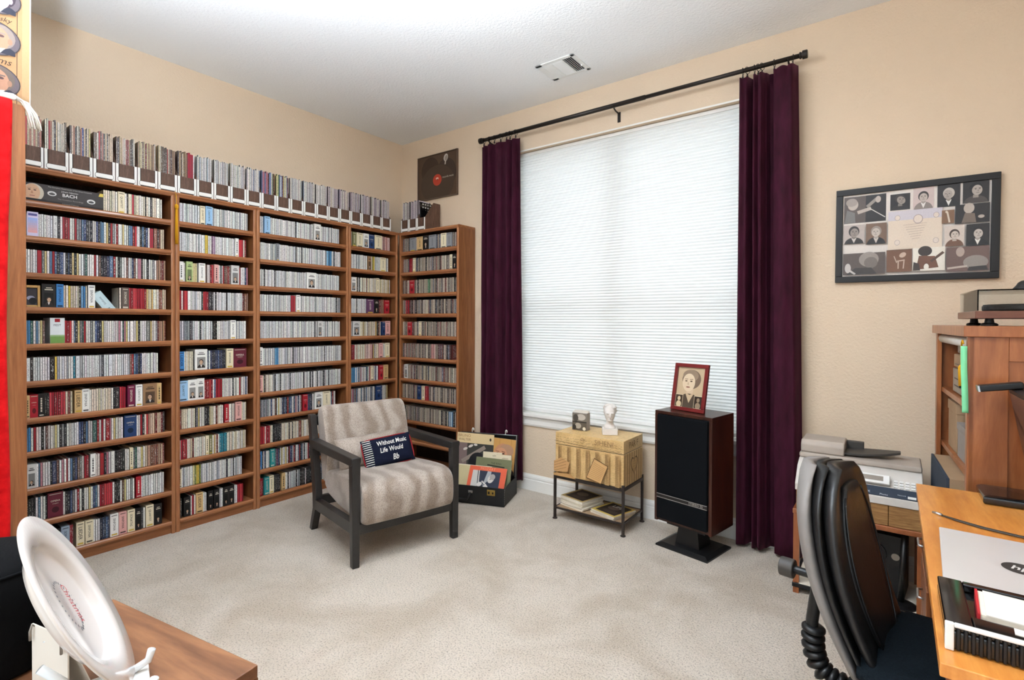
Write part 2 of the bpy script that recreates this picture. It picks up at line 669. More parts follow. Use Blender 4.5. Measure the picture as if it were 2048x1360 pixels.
    plain('seat_cloth', (20, 27, 32), 0.95, 0.1, bump=0.7, bscale=420, bdist=0.003, var=0.3, vscale=200)
    plain('black_cloth', (16, 16, 17), 0.95, 0.08, bump=0.3, bscale=260, var=0.3, vscale=18)
    plain('acrylic_white', (232, 236, 238), 0.08, 0.6, coat=0.5)
    plain('porcelain', (222, 214, 208), 0.12, 0.6, var=0.01, coat=0.4)
    plain('plaster', (222, 214, 206), 0.7, 0.2, var=0.02)
    plain('card_white', (226, 218, 206), 0.7, 0.2, var=0.02)
    plain('paper', (224, 214, 196), 0.85, 0.1, var=0.06, vscale=60)
    plain('printer_grey', (176, 164, 152), 0.5, 0.35, bump=0.15, bscale=700)
    plain('printer_light', (214, 208, 200), 0.45, 0.4, bump=0.1, bscale=700)
    plain('printer_dark', (64, 60, 56), 0.5, 0.4)
    plain('laptop_silver', (218, 212, 208), 0.32, 0.5, 0.25, var=0.01)
    plain('hifi_silver', (150, 142, 132), 0.4, 0.5, 0.5)
    plain('hifi_dark', (30, 28, 28), 0.4, 0.4)
    plain('tan_card', (168, 140, 110), 0.8, 0.2)
    plain('grey_card', (150, 142, 136), 0.7, 0.2)
    plain('slate', (58, 66, 78), 0.8, 0.2, bump=0.3, bscale=600)
    plain('tassel_gold', (214, 158, 36), 0.8, 0.1)
    plain('cord_white', (232, 228, 220), 0.85, 0.1)
    plain('ribbon_green', (128, 214, 160), 0.6, 0.3)
    plain('mahogany', (112, 30, 30), 0.3, 0.5, coat=0.3, var=0.1)
    plain('frame_black', (26, 24, 24), 0.4, 0.4)
    plain('frame_gold', (200, 156, 92), 0.45, 0.4)
    plain('frame_brown', (92, 72, 58), 0.45, 0.4)
    plain('book_red', (180, 40, 46), 0.6, 0.3)
    plain('cable', (70, 62, 54), 0.5, 0.4)
    attr_mat('print', 0.55, 0.3)
    attr_mat('print_gloss', 0.22, 0.45)
    spine_mat('spine_object', True)
    spine_mat('spine_stuff', False)
    # plate stand / lamp glow
    t = NT('lamp_glow', 0.5, 0.2)
    t.base((0.9, 0.88, 0.82, 1))
    t.b.inputs['Emission Color'].default_value = (0.82, 0.90, 1.0, 1)
    t.b.inputs['Emission Strength'].default_value = 23.0
    t = NT('added_uplight_glow', 0.5, 0.2)  # emitter of the added uplighter, there to lift the ceiling
    t.base((0.9, 0.9, 0.88, 1))
    t.b.inputs['Emission Color'].default_value = (0.76, 0.87, 1.0, 1)
    t.b.inputs['Emission Strength'].default_value = 1500.0
    t = NT('box_paper', 0.45, 0.4)
    v = t.coord('Object', (1, 1, 1))
    a = t.ramp(t.noise(v, 14.0, 4), [(0.3, (206, 168, 110)), (0.7, (224, 190, 134))])
    mk = t.noise(t.coord('Object', (90, 90, 240)), 1.0, 2)
    t.base(t.mix(0.22, a, t.ramp(mk, [(0.50, (1, 1, 1, 1)), (0.60, (0.25, 0.2, 0.13, 1))]), 'MULTIPLY'))


make_materials()

# ------------------------------------------------------------------ room shell
H = 3.05
XR, YB, YH, XJ = 5.0, -3.42, -4.7, 2.25   # right wall, back wall beside the near bookcase, end of the entry, entry's side
WX0, WX1, WZ0, WZ1 = 1.30, 3.22, 0.60, 2.712


def struct(name, mb, mat, parent=None, **kw):
    o = mb.build(name, mat, parent, **kw)
    if parent is None:
        o['kind'] = 'structure'
    return o


struct('floor', MB().box(-0.1, XR + 0.1, YH, 0.22, -0.1, 0.0), 'carpet')
struct('ceiling', MB().box(-0.1, XR + 0.1, YH, 0.22, H, H + 0.1), 'ceiling_paint')
struct('wall_left', MB().box(-0.1, 0.0, YB, 0.22, 0, H), 'wall_paint')
wm = MB()
wm.box(0, WX0, 0, 0.22, 0, H).box(WX1, XR, 0, 0.22, 0, H).box(WX0, WX1, 0, 0.22, 0, WZ0 - 0.02).box(WX0, WX1, 0, 0.22, WZ1, H)
struct('wall_window', wm, 'wall_paint')
struct('wall_right', MB().box(XR, XR + 0.1, YH, 0.0, 0, H), 'wall_paint')
struct('wall_back', MB().box(-0.1, XJ, YB - 0.1, YB, 0, H), 'wall_paint')
struct('wall_entry', MB().box(XJ - 0.1, XJ, YH, YB - 0.1, 0, H), 'wall_paint')

BASEPROF = [(0, 0), (-0.016, 0), (-0.016, 0.082), (-0.012, 0.086), (-0.012, 0.094), (-0.016, 0.098), (-0.014, 0.112), (-0.007, 0.122), (-0.004, 0.128), (0, 0.128)]
struct('baseboard_window', MB().prism(BASEPROF, 0.0, XR, 'x'), 'white_trim')
struct('baseboard_left', MB().prism([(-p[0], p[1]) for p in BASEPROF][::-1], YB, -0.016, 'y'), 'white_trim')
struct('baseboard_right', MB().prism([(XR + p[0], p[1]) for p in BASEPROF], YH, -0.016, 'y'), 'white_trim')

# window: frame, sashes, panes, sill and apron
win = bpy.data.objects.new('window_1', None)
COL.objects.link(win)
win['kind'] = 'structure'
fm = MB()
fy0, fy1 = 0.128, 0.175
cx = 2.215
fm.box(WX0, WX0 + 0.05, fy0, fy1, WZ0, WZ1).box(WX1 - 0.05, WX1, fy0, fy1, WZ0, WZ1)
fm.box(WX0, WX1, fy0, fy1, WZ0, WZ0 + 0.05).box(WX0, WX1, fy0, fy1, WZ1 - 0.05, WZ1)
fm.box(cx - 0.055, cx + 0.055, fy0, fy1, WZ0, WZ1)
fm.build('window_frame', 'white_trim', win)
for a, b in ((WX0 + 0.05, cx - 0.055), (cx + 0.055, WX1 - 0.05)):
    MB().box(a, b, fy0 + 0.005, fy1 - 0.005, 1.465, 1.525).build('meeting_rail', 'white_trim', win)
    MB().box(a, b, 0.148, 0.151, WZ0 + 0.05, 1.465).build('pane', 'pane_glass', win)
    MB().box(a, b, 0.168, 0.169, WZ0 + 0.05, 1.465).build('insect_screen', 'insect_screen', win)
    MB().box(a, b, 0.158, 0.161, 1.525, WZ1 - 0.05).build('pane', 'pane_glass', win)
MB().box(WX0 - 0.06, WX1 + 0.06, -0.034, 0.126, WZ0 - 0.012, WZ0 + 0.016).build('sill', 'white_trim', win, bevel=0.006)
ap = [(0, 0.515), (-0.012, 0.515), (-0.016, 0.53), (-0.014, 0.56), (-0.022, 0.585), (0, 0.588)]
MB().prism(ap, WX0 - 0.04, WX1 + 0.04, 'x').build('apron', 'white_trim', win)
MB().box(WX0 - 0.003, WX1 + 0.003, -0.003, 0.0, WZ1 - 0.001, WZ1 + 0.010).build('head_bead', 'white_trim', win)

# cellular shade
sh = thing('cellular_shade', 'white pleated cellular shade glowing with daylight in the window', 'window shade', (cx, 0.055, WZ0))
zz0, zz1 = 0.045, WZ1 - WZ0 - 0.028
npl = 96
mb = MB()
half = (WX1 - WX0) / 2 - 0.006
rws = []
for i in range(npl * 2 + 1):
    z = zz0 + (zz1 - zz0) * i / (npl * 2)
    rws.append([(-half, 0.0 if i % 2 else -0.0085, z), (half, 0.0 if i % 2 else -0.0085, z)])
mb.rings(rws, cap=False, closed=False)
mb.build('pleated_cloth', 'shade_cloth', sh)
MB().box(-half, half, -0.016, 0.014, zz1, zz1 + 0.026).build('head_rail', 'white_plastic', sh, bevel=0.003)
MB().box(-half, half, -0.013, 0.008, 0.022, zz0 + 0.002).build('bottom_rail', 'white_plastic', sh, bevel=0.004)

# curtain rod, brackets, rings
RZ, RY = 2.845, -0.092
rod = thing('curtain_rod', 'dark bronze curtain rod running above the window', 'curtain rod', (2.262, RY, RZ))
MB().cyl((-1.155, 0, 0), (0.25, 0, 0), 0.0155, 14).build('rod_tube', 'rod_metal', rod, smooth=True)
MB().cyl((0.2, 0, 0), (1.155, 0, 0), 0.0130, 14).build('inner_tube', 'rod_metal', rod, smooth=True)
for s in (-1, 1):
    e = 1.155 * s
    pr = [(0.0150, 0), (0.0190, 0.002), (0.0190, 0.008), (0.0155, 0.010), (0.0155, 0.014), (0.0235, 0.016), (0.0235, 0.038), (0.0205, 0.041)]
    MB().rings([[(e + s * z, r_ * math.cos(2 * PI * k / 18), r_ * math.sin(2 * PI * k / 18)) for k in range(18)] for r_, z in pr]).build('finial', 'rod_metal', rod, smooth=False)
for bx in (-1.10, 0.02, 1.10):
    b_ = MB()
    b_.tube([(bx, 0.002, -0.016), (bx, 0.03, -0.026), (bx, 0.082, -0.030), (bx, 0.088, -0.036), (bx, 0.088, -0.075)], 0.0055, 8)
    b_.box(bx - 0.011, bx + 0.011, 0.086, 0.0915, -0.088, -0.018)
    b_.tube([(bx, 0.0175 * math.cos(t), 0.0175 * math.sin(t)) for t in [R(200 + 14 * k) for k in range(13)]], 0.0035, 6)
    b_.build('bracket', 'rod_metal', rod)


def curtain(name, label, x0, x1, b0, b1, ztop, zbot, folds, yc, amp, seed, hem=0.0, prof=None):
    rnd = random.Random(seed)
    root = thing(name, label, 'curtain', ((x0 + x1) / 2, yc, 0))
    n, rows = 150, 30
    ph = [rnd.uniform(-0.5, 0.5) for _ in range(8)]
    am = [rnd.uniform(0.6, 1.0) for _ in range(folds + 2)]
    xm = (x0 + x1) / 2
    rws = []
    for j in range(rows + 1):
        g = j / rows
        z = ztop + (zbot - ztop) * g
        row = []
        for i in range(n + 1):
            s = i / n
            sw = s + 0.055 * math.sin(2 * PI * s * 1.3 + ph[0] * 4 + g * 0.5)
            xa = x0 + (x1 - x0) * s
            xb = b0 + (b1 - b0) * s
            q = sw * folds
            k = min(int(q), folds)
            a = am[k] * (1 - (q - k)) + am[min(k + 1, folds + 1)] * (q - k)
            c = math.cos(2 * PI * q + ph[1] * 2 + 0.5 * g * math.sin(5 * s + ph[2] * 6))
            c = math.copysign(abs(c) ** 0.75, c)
            y = amp * a * c * (0.72 + 0.28 * min(1, g * 4)) + 0.004 * math.sin(14 * s + 9 * g + ph[3] * 9)
            if prof:
                for (p0, y0), (p1, y1) in zip(prof, prof[1:]):
                    if p0 <= s <= p1:
                        f_ = (s - p0) / (p1 - p0)
                        f_ = 0.5 - 0.5 * math.cos(PI * f_)
                        y = (y0 + (y1 - y0) * f_) * (0.8 + 0.2 * min(1, g * 4)) + 0.005 * math.sin(11 * s + 7 * g)
                        break
            x = xa * (1 - g) + xb * g + (0.002 if prof else 0.010) * math.sin(2 * PI * q * 1.0 + 1.2) * (0.5 + g * 0.5) - xm
            dz = 0
            if j == 0:
                dz = -0.010 * (1 - abs(math.cos(PI * q)))
            zz = z + dz + (hem * math.sin(3.5 * s + ph[4] * 3) * g)
            row.append((x, y, zz))
        rws.append(row)
    MB().rings(rws, cap=False, closed=False).build('drape', 'velvet', root, smooth=True, solid=0.003)
    hb = []
    for zz in (ztop - 0.105, ztop - 0.110):
        hb.append(zz)
    return root


curtain('velvet_curtain', 'dark purple velvet curtain hanging beside the record poster and corner bookcase', 1.085, 1.462, 1.075, 1.50, 2.800, 0.085, 5, -0.086, 0.042, 3)
curtain('velvet_curtain', 'wide dark purple velvet curtain hanging beside the framed photo collage', 3.095, 3.410, 3.095, 3.455, 2.800, 0.018, 4, -0.088, 0.054, 11, 0.006, [(0, 0.030), (0.05, -0.045), (0.15, -0.030), (0.23, 0.045), (0.30, -0.048), (0.36, -0.018), (0.41, -0.052), (0.48, 0.0), (0.52, 0.046), (0.59, 0.046), (0.63, -0.050), (0.75, -0.060), (0.90, -0.052), (1.0, 0.020)])
ring0 = None
RINGS = [(1.115, 0), (1.175, 0), (1.225, 0), (1.29, 0), (1.35, 0), (1.385, 0), (1.44, 0), (3.12, 1), (3.145, 1), (3.185, 1), (3.205, 1), (3.225, 1), (3.29, 1), (3.385, 1)]
ordn = ['first', 'second', 'third', 'fourth', 'fifth', 'sixth', 'seventh']
cnt = [0, 0]
for x, side in RINGS:
    nm = ordn[cnt[side]]
    cnt[side] += 1
    lab = f"dark metal curtain ring, {nm} along the rod above the curtain by the {'photo collage' if side else 'record poster'}"
    if ring0 is None:
        r0 = ring0 = thing('curtain_ring', lab, 'curtain ring', (x, RY, RZ - 0.004), 0, 'curtain rings on the rod')
        MB().tube([(0, 0.0205 * math.cos(2 * PI * k / 16), 0.0205 * math.sin(2 * PI * k / 16)) for k in range(16)], 0.0018, 6, closed=True).build('hoop', 'rod_metal', r0, smooth=True)
        MB().cbox((0, 0, -0.027), (0.005, 0.006, 0.014)).cbox((0, 0, -0.037), (0.009, 0.008, 0.012)).build('clip', 'rod_metal', r0)
        cur = r0
    else:
        cur = copy_tree(ring0)
        cur.location = (x, RY, RZ - 0.004)
        cur['label'] = lab
    cur.rotation_euler = (0, 0, random.uniform(-0.5, 0.5))

# ceiling vent
vt = thing('ceiling_vent', 'white ceiling air vent with three banks of louvres', 'vent', (2.06, -0.403, H))
vm = MB()
a, b, w = 0.145, 0.124, 0.026
vm.box(-a, a, -b, -b + w, -0.006, 0).box(-a, a, b - w, b, -0.006, 0).box(-a, -a + w + 0.02, -b, b, -0.006, 0).box(a - w, a, -b, b, -0.006, 0)
vm.build('vent_frame', 'vent_white', vt, bevel=0.002)
MB().box(-a + w, a - w, -b + w, b - w, 0.0, 0.002).build('duct', 'black_hole', vt)
for k in range(2):
    x = (-0.037, 0.047)[k]
    MB().box(x - 0.005, x + 0.005, -b + w, b - w, -0.007, -0.001).build('divider', 'vent_white', vt)
for k in range(5):
    x = -0.094 + k * 0.0125
    MB().prism([(x + 0.002, -0.001), (x - 0.007, -0.008), (x - 0.0085, -0.007), (x, 0.0)], -b + w, b - w, 'y').build('slat', 'vent_white', vt)
for k in range(13):
    y = -b + w + 0.004 + k * 0.0150
    MB().prism([(y - 0.003, -0.001), (y + 0.005, -0.008), (y + 0.0065, -0.007), (y, 0.0)], -0.032, 0.042, 'x').build('slat', 'vent_white', vt)
for k in range(5):
    x = 0.059 + k * 0.0135
    MB().prism([(x, -0.001), (x + 0.005, -0.008), (x + 0.0065, -0.0075), (x + 0.002, 0.0)], -b + w, b - w, 'y').build('slat', 'vent_white', vt)
MB().cbox((0.126, 0.03, -0.010), (0.012, 0.012, 0.010)).build('damper_lever', 'vent_white', vt)

# ceiling lamp in the middle of the room (above the frame's top edge)
lamp = thing('ceiling_lamp', 'round white ceiling lamp hanging close under the ceiling of the room', 'lamp', (2.32, -1.76, H))
MB().lathe([(0.06, 0.0), (0.06, -0.012), (0.015, -0.018), (0.012, -0.10)], 24).build('mount', 'white_plastic', lamp)
MB().lathe([(0.004, -0.10), (0.10, -0.105), (0.17, -0.125), (0.195, -0.155), (0.18, -0.185), (0.12, -0.212), (0.05, -0.222), (0.004, -0.224)], 40, cap=False).build('glass_bowl', 'lamp_glow', lamp, smooth=True)

# floor uplighter added outside the frame to brighten the ceiling
ul = thing('added_uplighter', 'white floor uplighter added out of view to brighten the ceiling', 'lamp', (2.44, -3.345, 0))
MB().lathe([(0.14, 0.0), (0.14, 0.012), (0.03, 0.022), (0.014, 0.03)], 30).build('base', 'white_plastic', ul)
MB().cyl((0, 0, 0.02), (0, 0, 1.64), 0.012, 14).build('pole', 'white_plastic', ul, smooth=True)
MB().lathe([(0.014, 1.62), (0.04, 1.64), (0.075, 1.68), (0.098, 1.74), (0.104, 1.80)], 36, cap=False).build('bowl', 'white_plastic', ul, smooth=True, solid=0.003)
MB().lathe([(0.095, 1.750), (0.002, 1.751)], 30, cap=False).build('lit_disc', 'added_uplight_glow', ul)


# ------------------------------------------------------------------ bookcases
SHELF_Z = [1.968, 1.780, 1.587, 1.406, 1.211, 1.014, 0.820, 0.642, 0.446, 0.266, 0.072]   # top of each shelf, top row first
CASE_H, CASE_D = 2.152, 0.205
XF = 0.214     # front plane of the long wall's cases
BOOKS = {
    1: dict(w=0.718, loc=(XF, -2.765, 0), rz=PI / 2, who='the bookcase beside red cloth', label='brown wooden bookcase with a boxed composer set on its top shelf'),
    2: dict(w=0.515, loc=(XF, -2.046, 0), rz=PI / 2, who='the bookcase beside the tassel', label='narrow brown wooden bookcase of discs with a yellow tassel at its upper corner'),
    3: dict(w=0.769, loc=(XF, -1.530, 0), rz=PI / 2, who='the widest bookcase', label='widest brown wooden bookcase, mostly white discs, standing behind the armchair'),
    4: dict(w=0.526, loc=(XF, -0.760, 0), rz=PI / 2, who='the narrow corner bookcase', label='narrow brown wooden bookcase ending in the room corner'),
    5: dict(w=0.736, loc=(0.214, -0.214, 0), rz=0.0, who='the bookcase under the poster', label='brown wooden bookcase on the window wall below the record poster'),
}
SHELF_NAME = ['top', 'second', 'third', 'fourth', 'fifth', 'sixth', 'seventh', 'eighth', 'ninth', 'tenth', 'bottom']


def lip(z):
    # front moulding of a shelf: rounded nose with a small fillet behind, (y, z) with y = 0 at the case front
    return [(0.022, z), (0.010, z), (0.006, z + 0.004), (0.000, z + 0.003), (-0.006, z - 0.004), (-0.007, z - 0.014), (-0.003, z - 0.022), (0.004, z - 0.025), (0.004, z - 0.030), (0.022, z - 0.030)]


def bookcase(k):
    B = BOOKS[k]
    w = B['w']
    root = thing('bookcase', B['label'], 'bookcase', B['loc'], B['rz'], 'matching brown disc bookcases')
    T = 0.019
    D = CASE_D
    for x in (0.0005, w - T - 0.0005):
        MB().box(x, x + T, 0.004, D, 0, CASE_H - 0.02).build('side_panel', 'bookcase_wood', root)
        mo = MB()
        xa, xb = (x, x + T + 0.004) if x < w / 2 else (x - 0.004, x + T)
        xc = (xa + xb) / 2
        mo.prism([(xa, 0.006), (xa, -0.003), (xc - 0.003, -0.007), (xc + 0.003, -0.007), (xb, -0.003), (xb, 0.006)], 0, CASE_H - 0.024, 'z')
        mo.build('face_stile', 'bookcase_edge_lit', root)
    MB().box(T, w - T, D - 0.008, D - 0.002, 0.03, CASE_H - 0.02).build('back_panel', 'bookcase_back', root)
    tp = MB().prism([(D, CASE_H), (0.0, CASE_H), (-0.010, CASE_H - 0.004), (-0.013, CASE_H - 0.012), (-0.008, CASE_H - 0.020), (-0.004, CASE_H - 0.030), (0.006, CASE_H - 0.032), (0.006, CASE_H - 0.020), (D, CASE_H - 0.020)], 0.0005, w - 0.0005, 'x')
    tp.build('top_board', 'bookcase_edge_lit_long', root)
    for i, z in enumerate(SHELF_Z):
        s_ = MB().box(T, w - T, 0.018, D - 0.008, z - 0.018, z).build('shelf', 'bookcase_wood_long', root)
        MB().prism(lip(z + 0.002), T + 0.003, w - T - 0.003, 'x').build('edge_moulding', 'bookcase_edge_lit_long', s_)
    MB().box(T, w - T, 0.008, 0.024, 0.0, 0.046).build('plinth', 'bookcase_wood_long', root)
    return root


for k in BOOKS:
    bookcase(k)

# the near bookcase end with its side towards the camera
nb = thing('bookcase', 'tall brown bookcase seen from its plain wooden side, hung with red velvet', 'bookcase', (1.215, -2.92, 0), PI)
T = 0.02
for x in (0.0, 0.62 - T):
    MB().box(x, x + T, 0.0, 0.44, 0, CASE_H).build('side_panel', 'bookcase_wood', nb, bevel=0.0015)
MB().box(T, 0.62 - T, 0.43, 0.44, 0.05, CASE_H - 0.02).build('back_panel', 'bookcase_back', nb)
MB().box(T, 0.62 - T, 0.0, 0.43, CASE_H - 0.02, CASE_H).build('top_board', 'bookcase_wood_long', nb)
for z in (0.08, 0.45, 0.80, 1.15, 1.50, 1.83):
    MB().box(T, 0.62 - T, 0.01, 0.43, z - 0.02, z).build('shelf', 'bookcase_wood_long', nb)

# ------------------------------------------------------------------ discs on the shelves
PAL = {
    'white': [((226, 226, 222), 9), ((205, 206, 206), 4), ((238, 236, 230), 4), ((170, 172, 174), 1.5), ((60, 60, 64), 0.8)],
    'cream': [((226, 214, 190), 5), ((236, 232, 220), 4), ((206, 192, 164), 2), ((120, 60, 50), 0.8), ((70, 62, 58), 1), ((196, 170, 110), 0.7)],
    'mix': [((228, 226, 220), 8), ((200, 196, 188), 2.5), ((40, 40, 44), 2.2), ((154, 38, 44), 1.6), ((52, 68, 104), 1.8), ((88, 118, 146), 1.2), ((206, 190, 130), 1.0), ((110, 78, 66), 1), ((116, 116, 116), 1.2), ((60, 100, 90), 0.5), ((176, 120, 130), 0.6)],
    'red': [((162, 30, 44), 5), ((136, 28, 36), 3), ((196, 60, 66), 2), ((224, 210, 200), 1)],
    'navy': [((44, 54, 84), 5), ((36, 38, 52), 3), ((74, 92, 128), 2), ((220, 220, 216), 1.3)],
    'black': [((30, 29, 30), 6), ((52, 48, 46), 2), ((222, 220, 212), 1.6)],
    'brown': [((130, 82, 66), 3), ((166, 130, 106), 3), ((112, 38, 36), 2), ((206, 186, 160), 3), ((70, 56, 50), 2)],
    'yellow': [((214, 184, 74), 4), ((228, 216, 160), 2), ((120, 128, 60), 1)],
    'blue': [((70, 134, 180), 4), ((120, 170, 204), 2), ((222, 226, 228), 1.5)],
    'teal': [((40, 130, 146), 4), ((220, 226, 222), 1.2)],
    'grey': [((120, 122, 128), 4), ((160, 162, 166), 3), ((60, 62, 68), 2)],
    'pink': [((206, 148, 142), 3), ((222, 190, 180), 3), ((160, 90, 90), 1)],
    'violet': [((120, 74, 112), 3), ((180, 150, 176), 1)],
    'green': [((70, 120, 84), 3), ((170, 190, 150), 1)],
    'warm': [((172, 158, 142), 5), ((146, 132, 120), 3), ((196, 182, 162), 3), ((84, 74, 70), 2), ((52, 46, 46), 1.5), ((128, 70, 64), 1.5), ((86, 92, 108), 1), ((214, 204, 184), 1.5)],  # window-wall case only: its shade is put into these darker colours
}
BOXC = {
    'charcoal': (58, 52, 50), 'cream': (228, 216, 184), 'grey': (136, 138, 142), 'violetwhite': (214, 206, 232), 'black': (30, 28, 28),
    'blue': (62, 128, 190), 'white': (236, 234, 228), 'taupe': (92, 80, 72), 'landscape': (226, 232, 232), 'tan': (206, 172, 120),
    'red': (168, 32, 44), 'magenta': (112, 26, 62), 'brown': (150, 116, 84), 'navy': (34, 60, 104), 'whiteblack': (206, 204, 200),
    'maroon': (102, 34, 50), 'greyblue': (150, 166, 182), 'pink': (222, 168, 160), 'skyblue': (152, 190, 222), 'green': (172, 190, 128),
    'olive': (112, 112, 74), 'teal': (44, 140, 140), 'violet': (96, 60, 92),
}
COLWORD = {'charcoal': 'charcoal', 'violetwhite': 'white and violet', 'whiteblack': 'black and white', 'landscape': 'white and green', 'skyblue': 'pale blue', 'greyblue': 'grey-blue'}
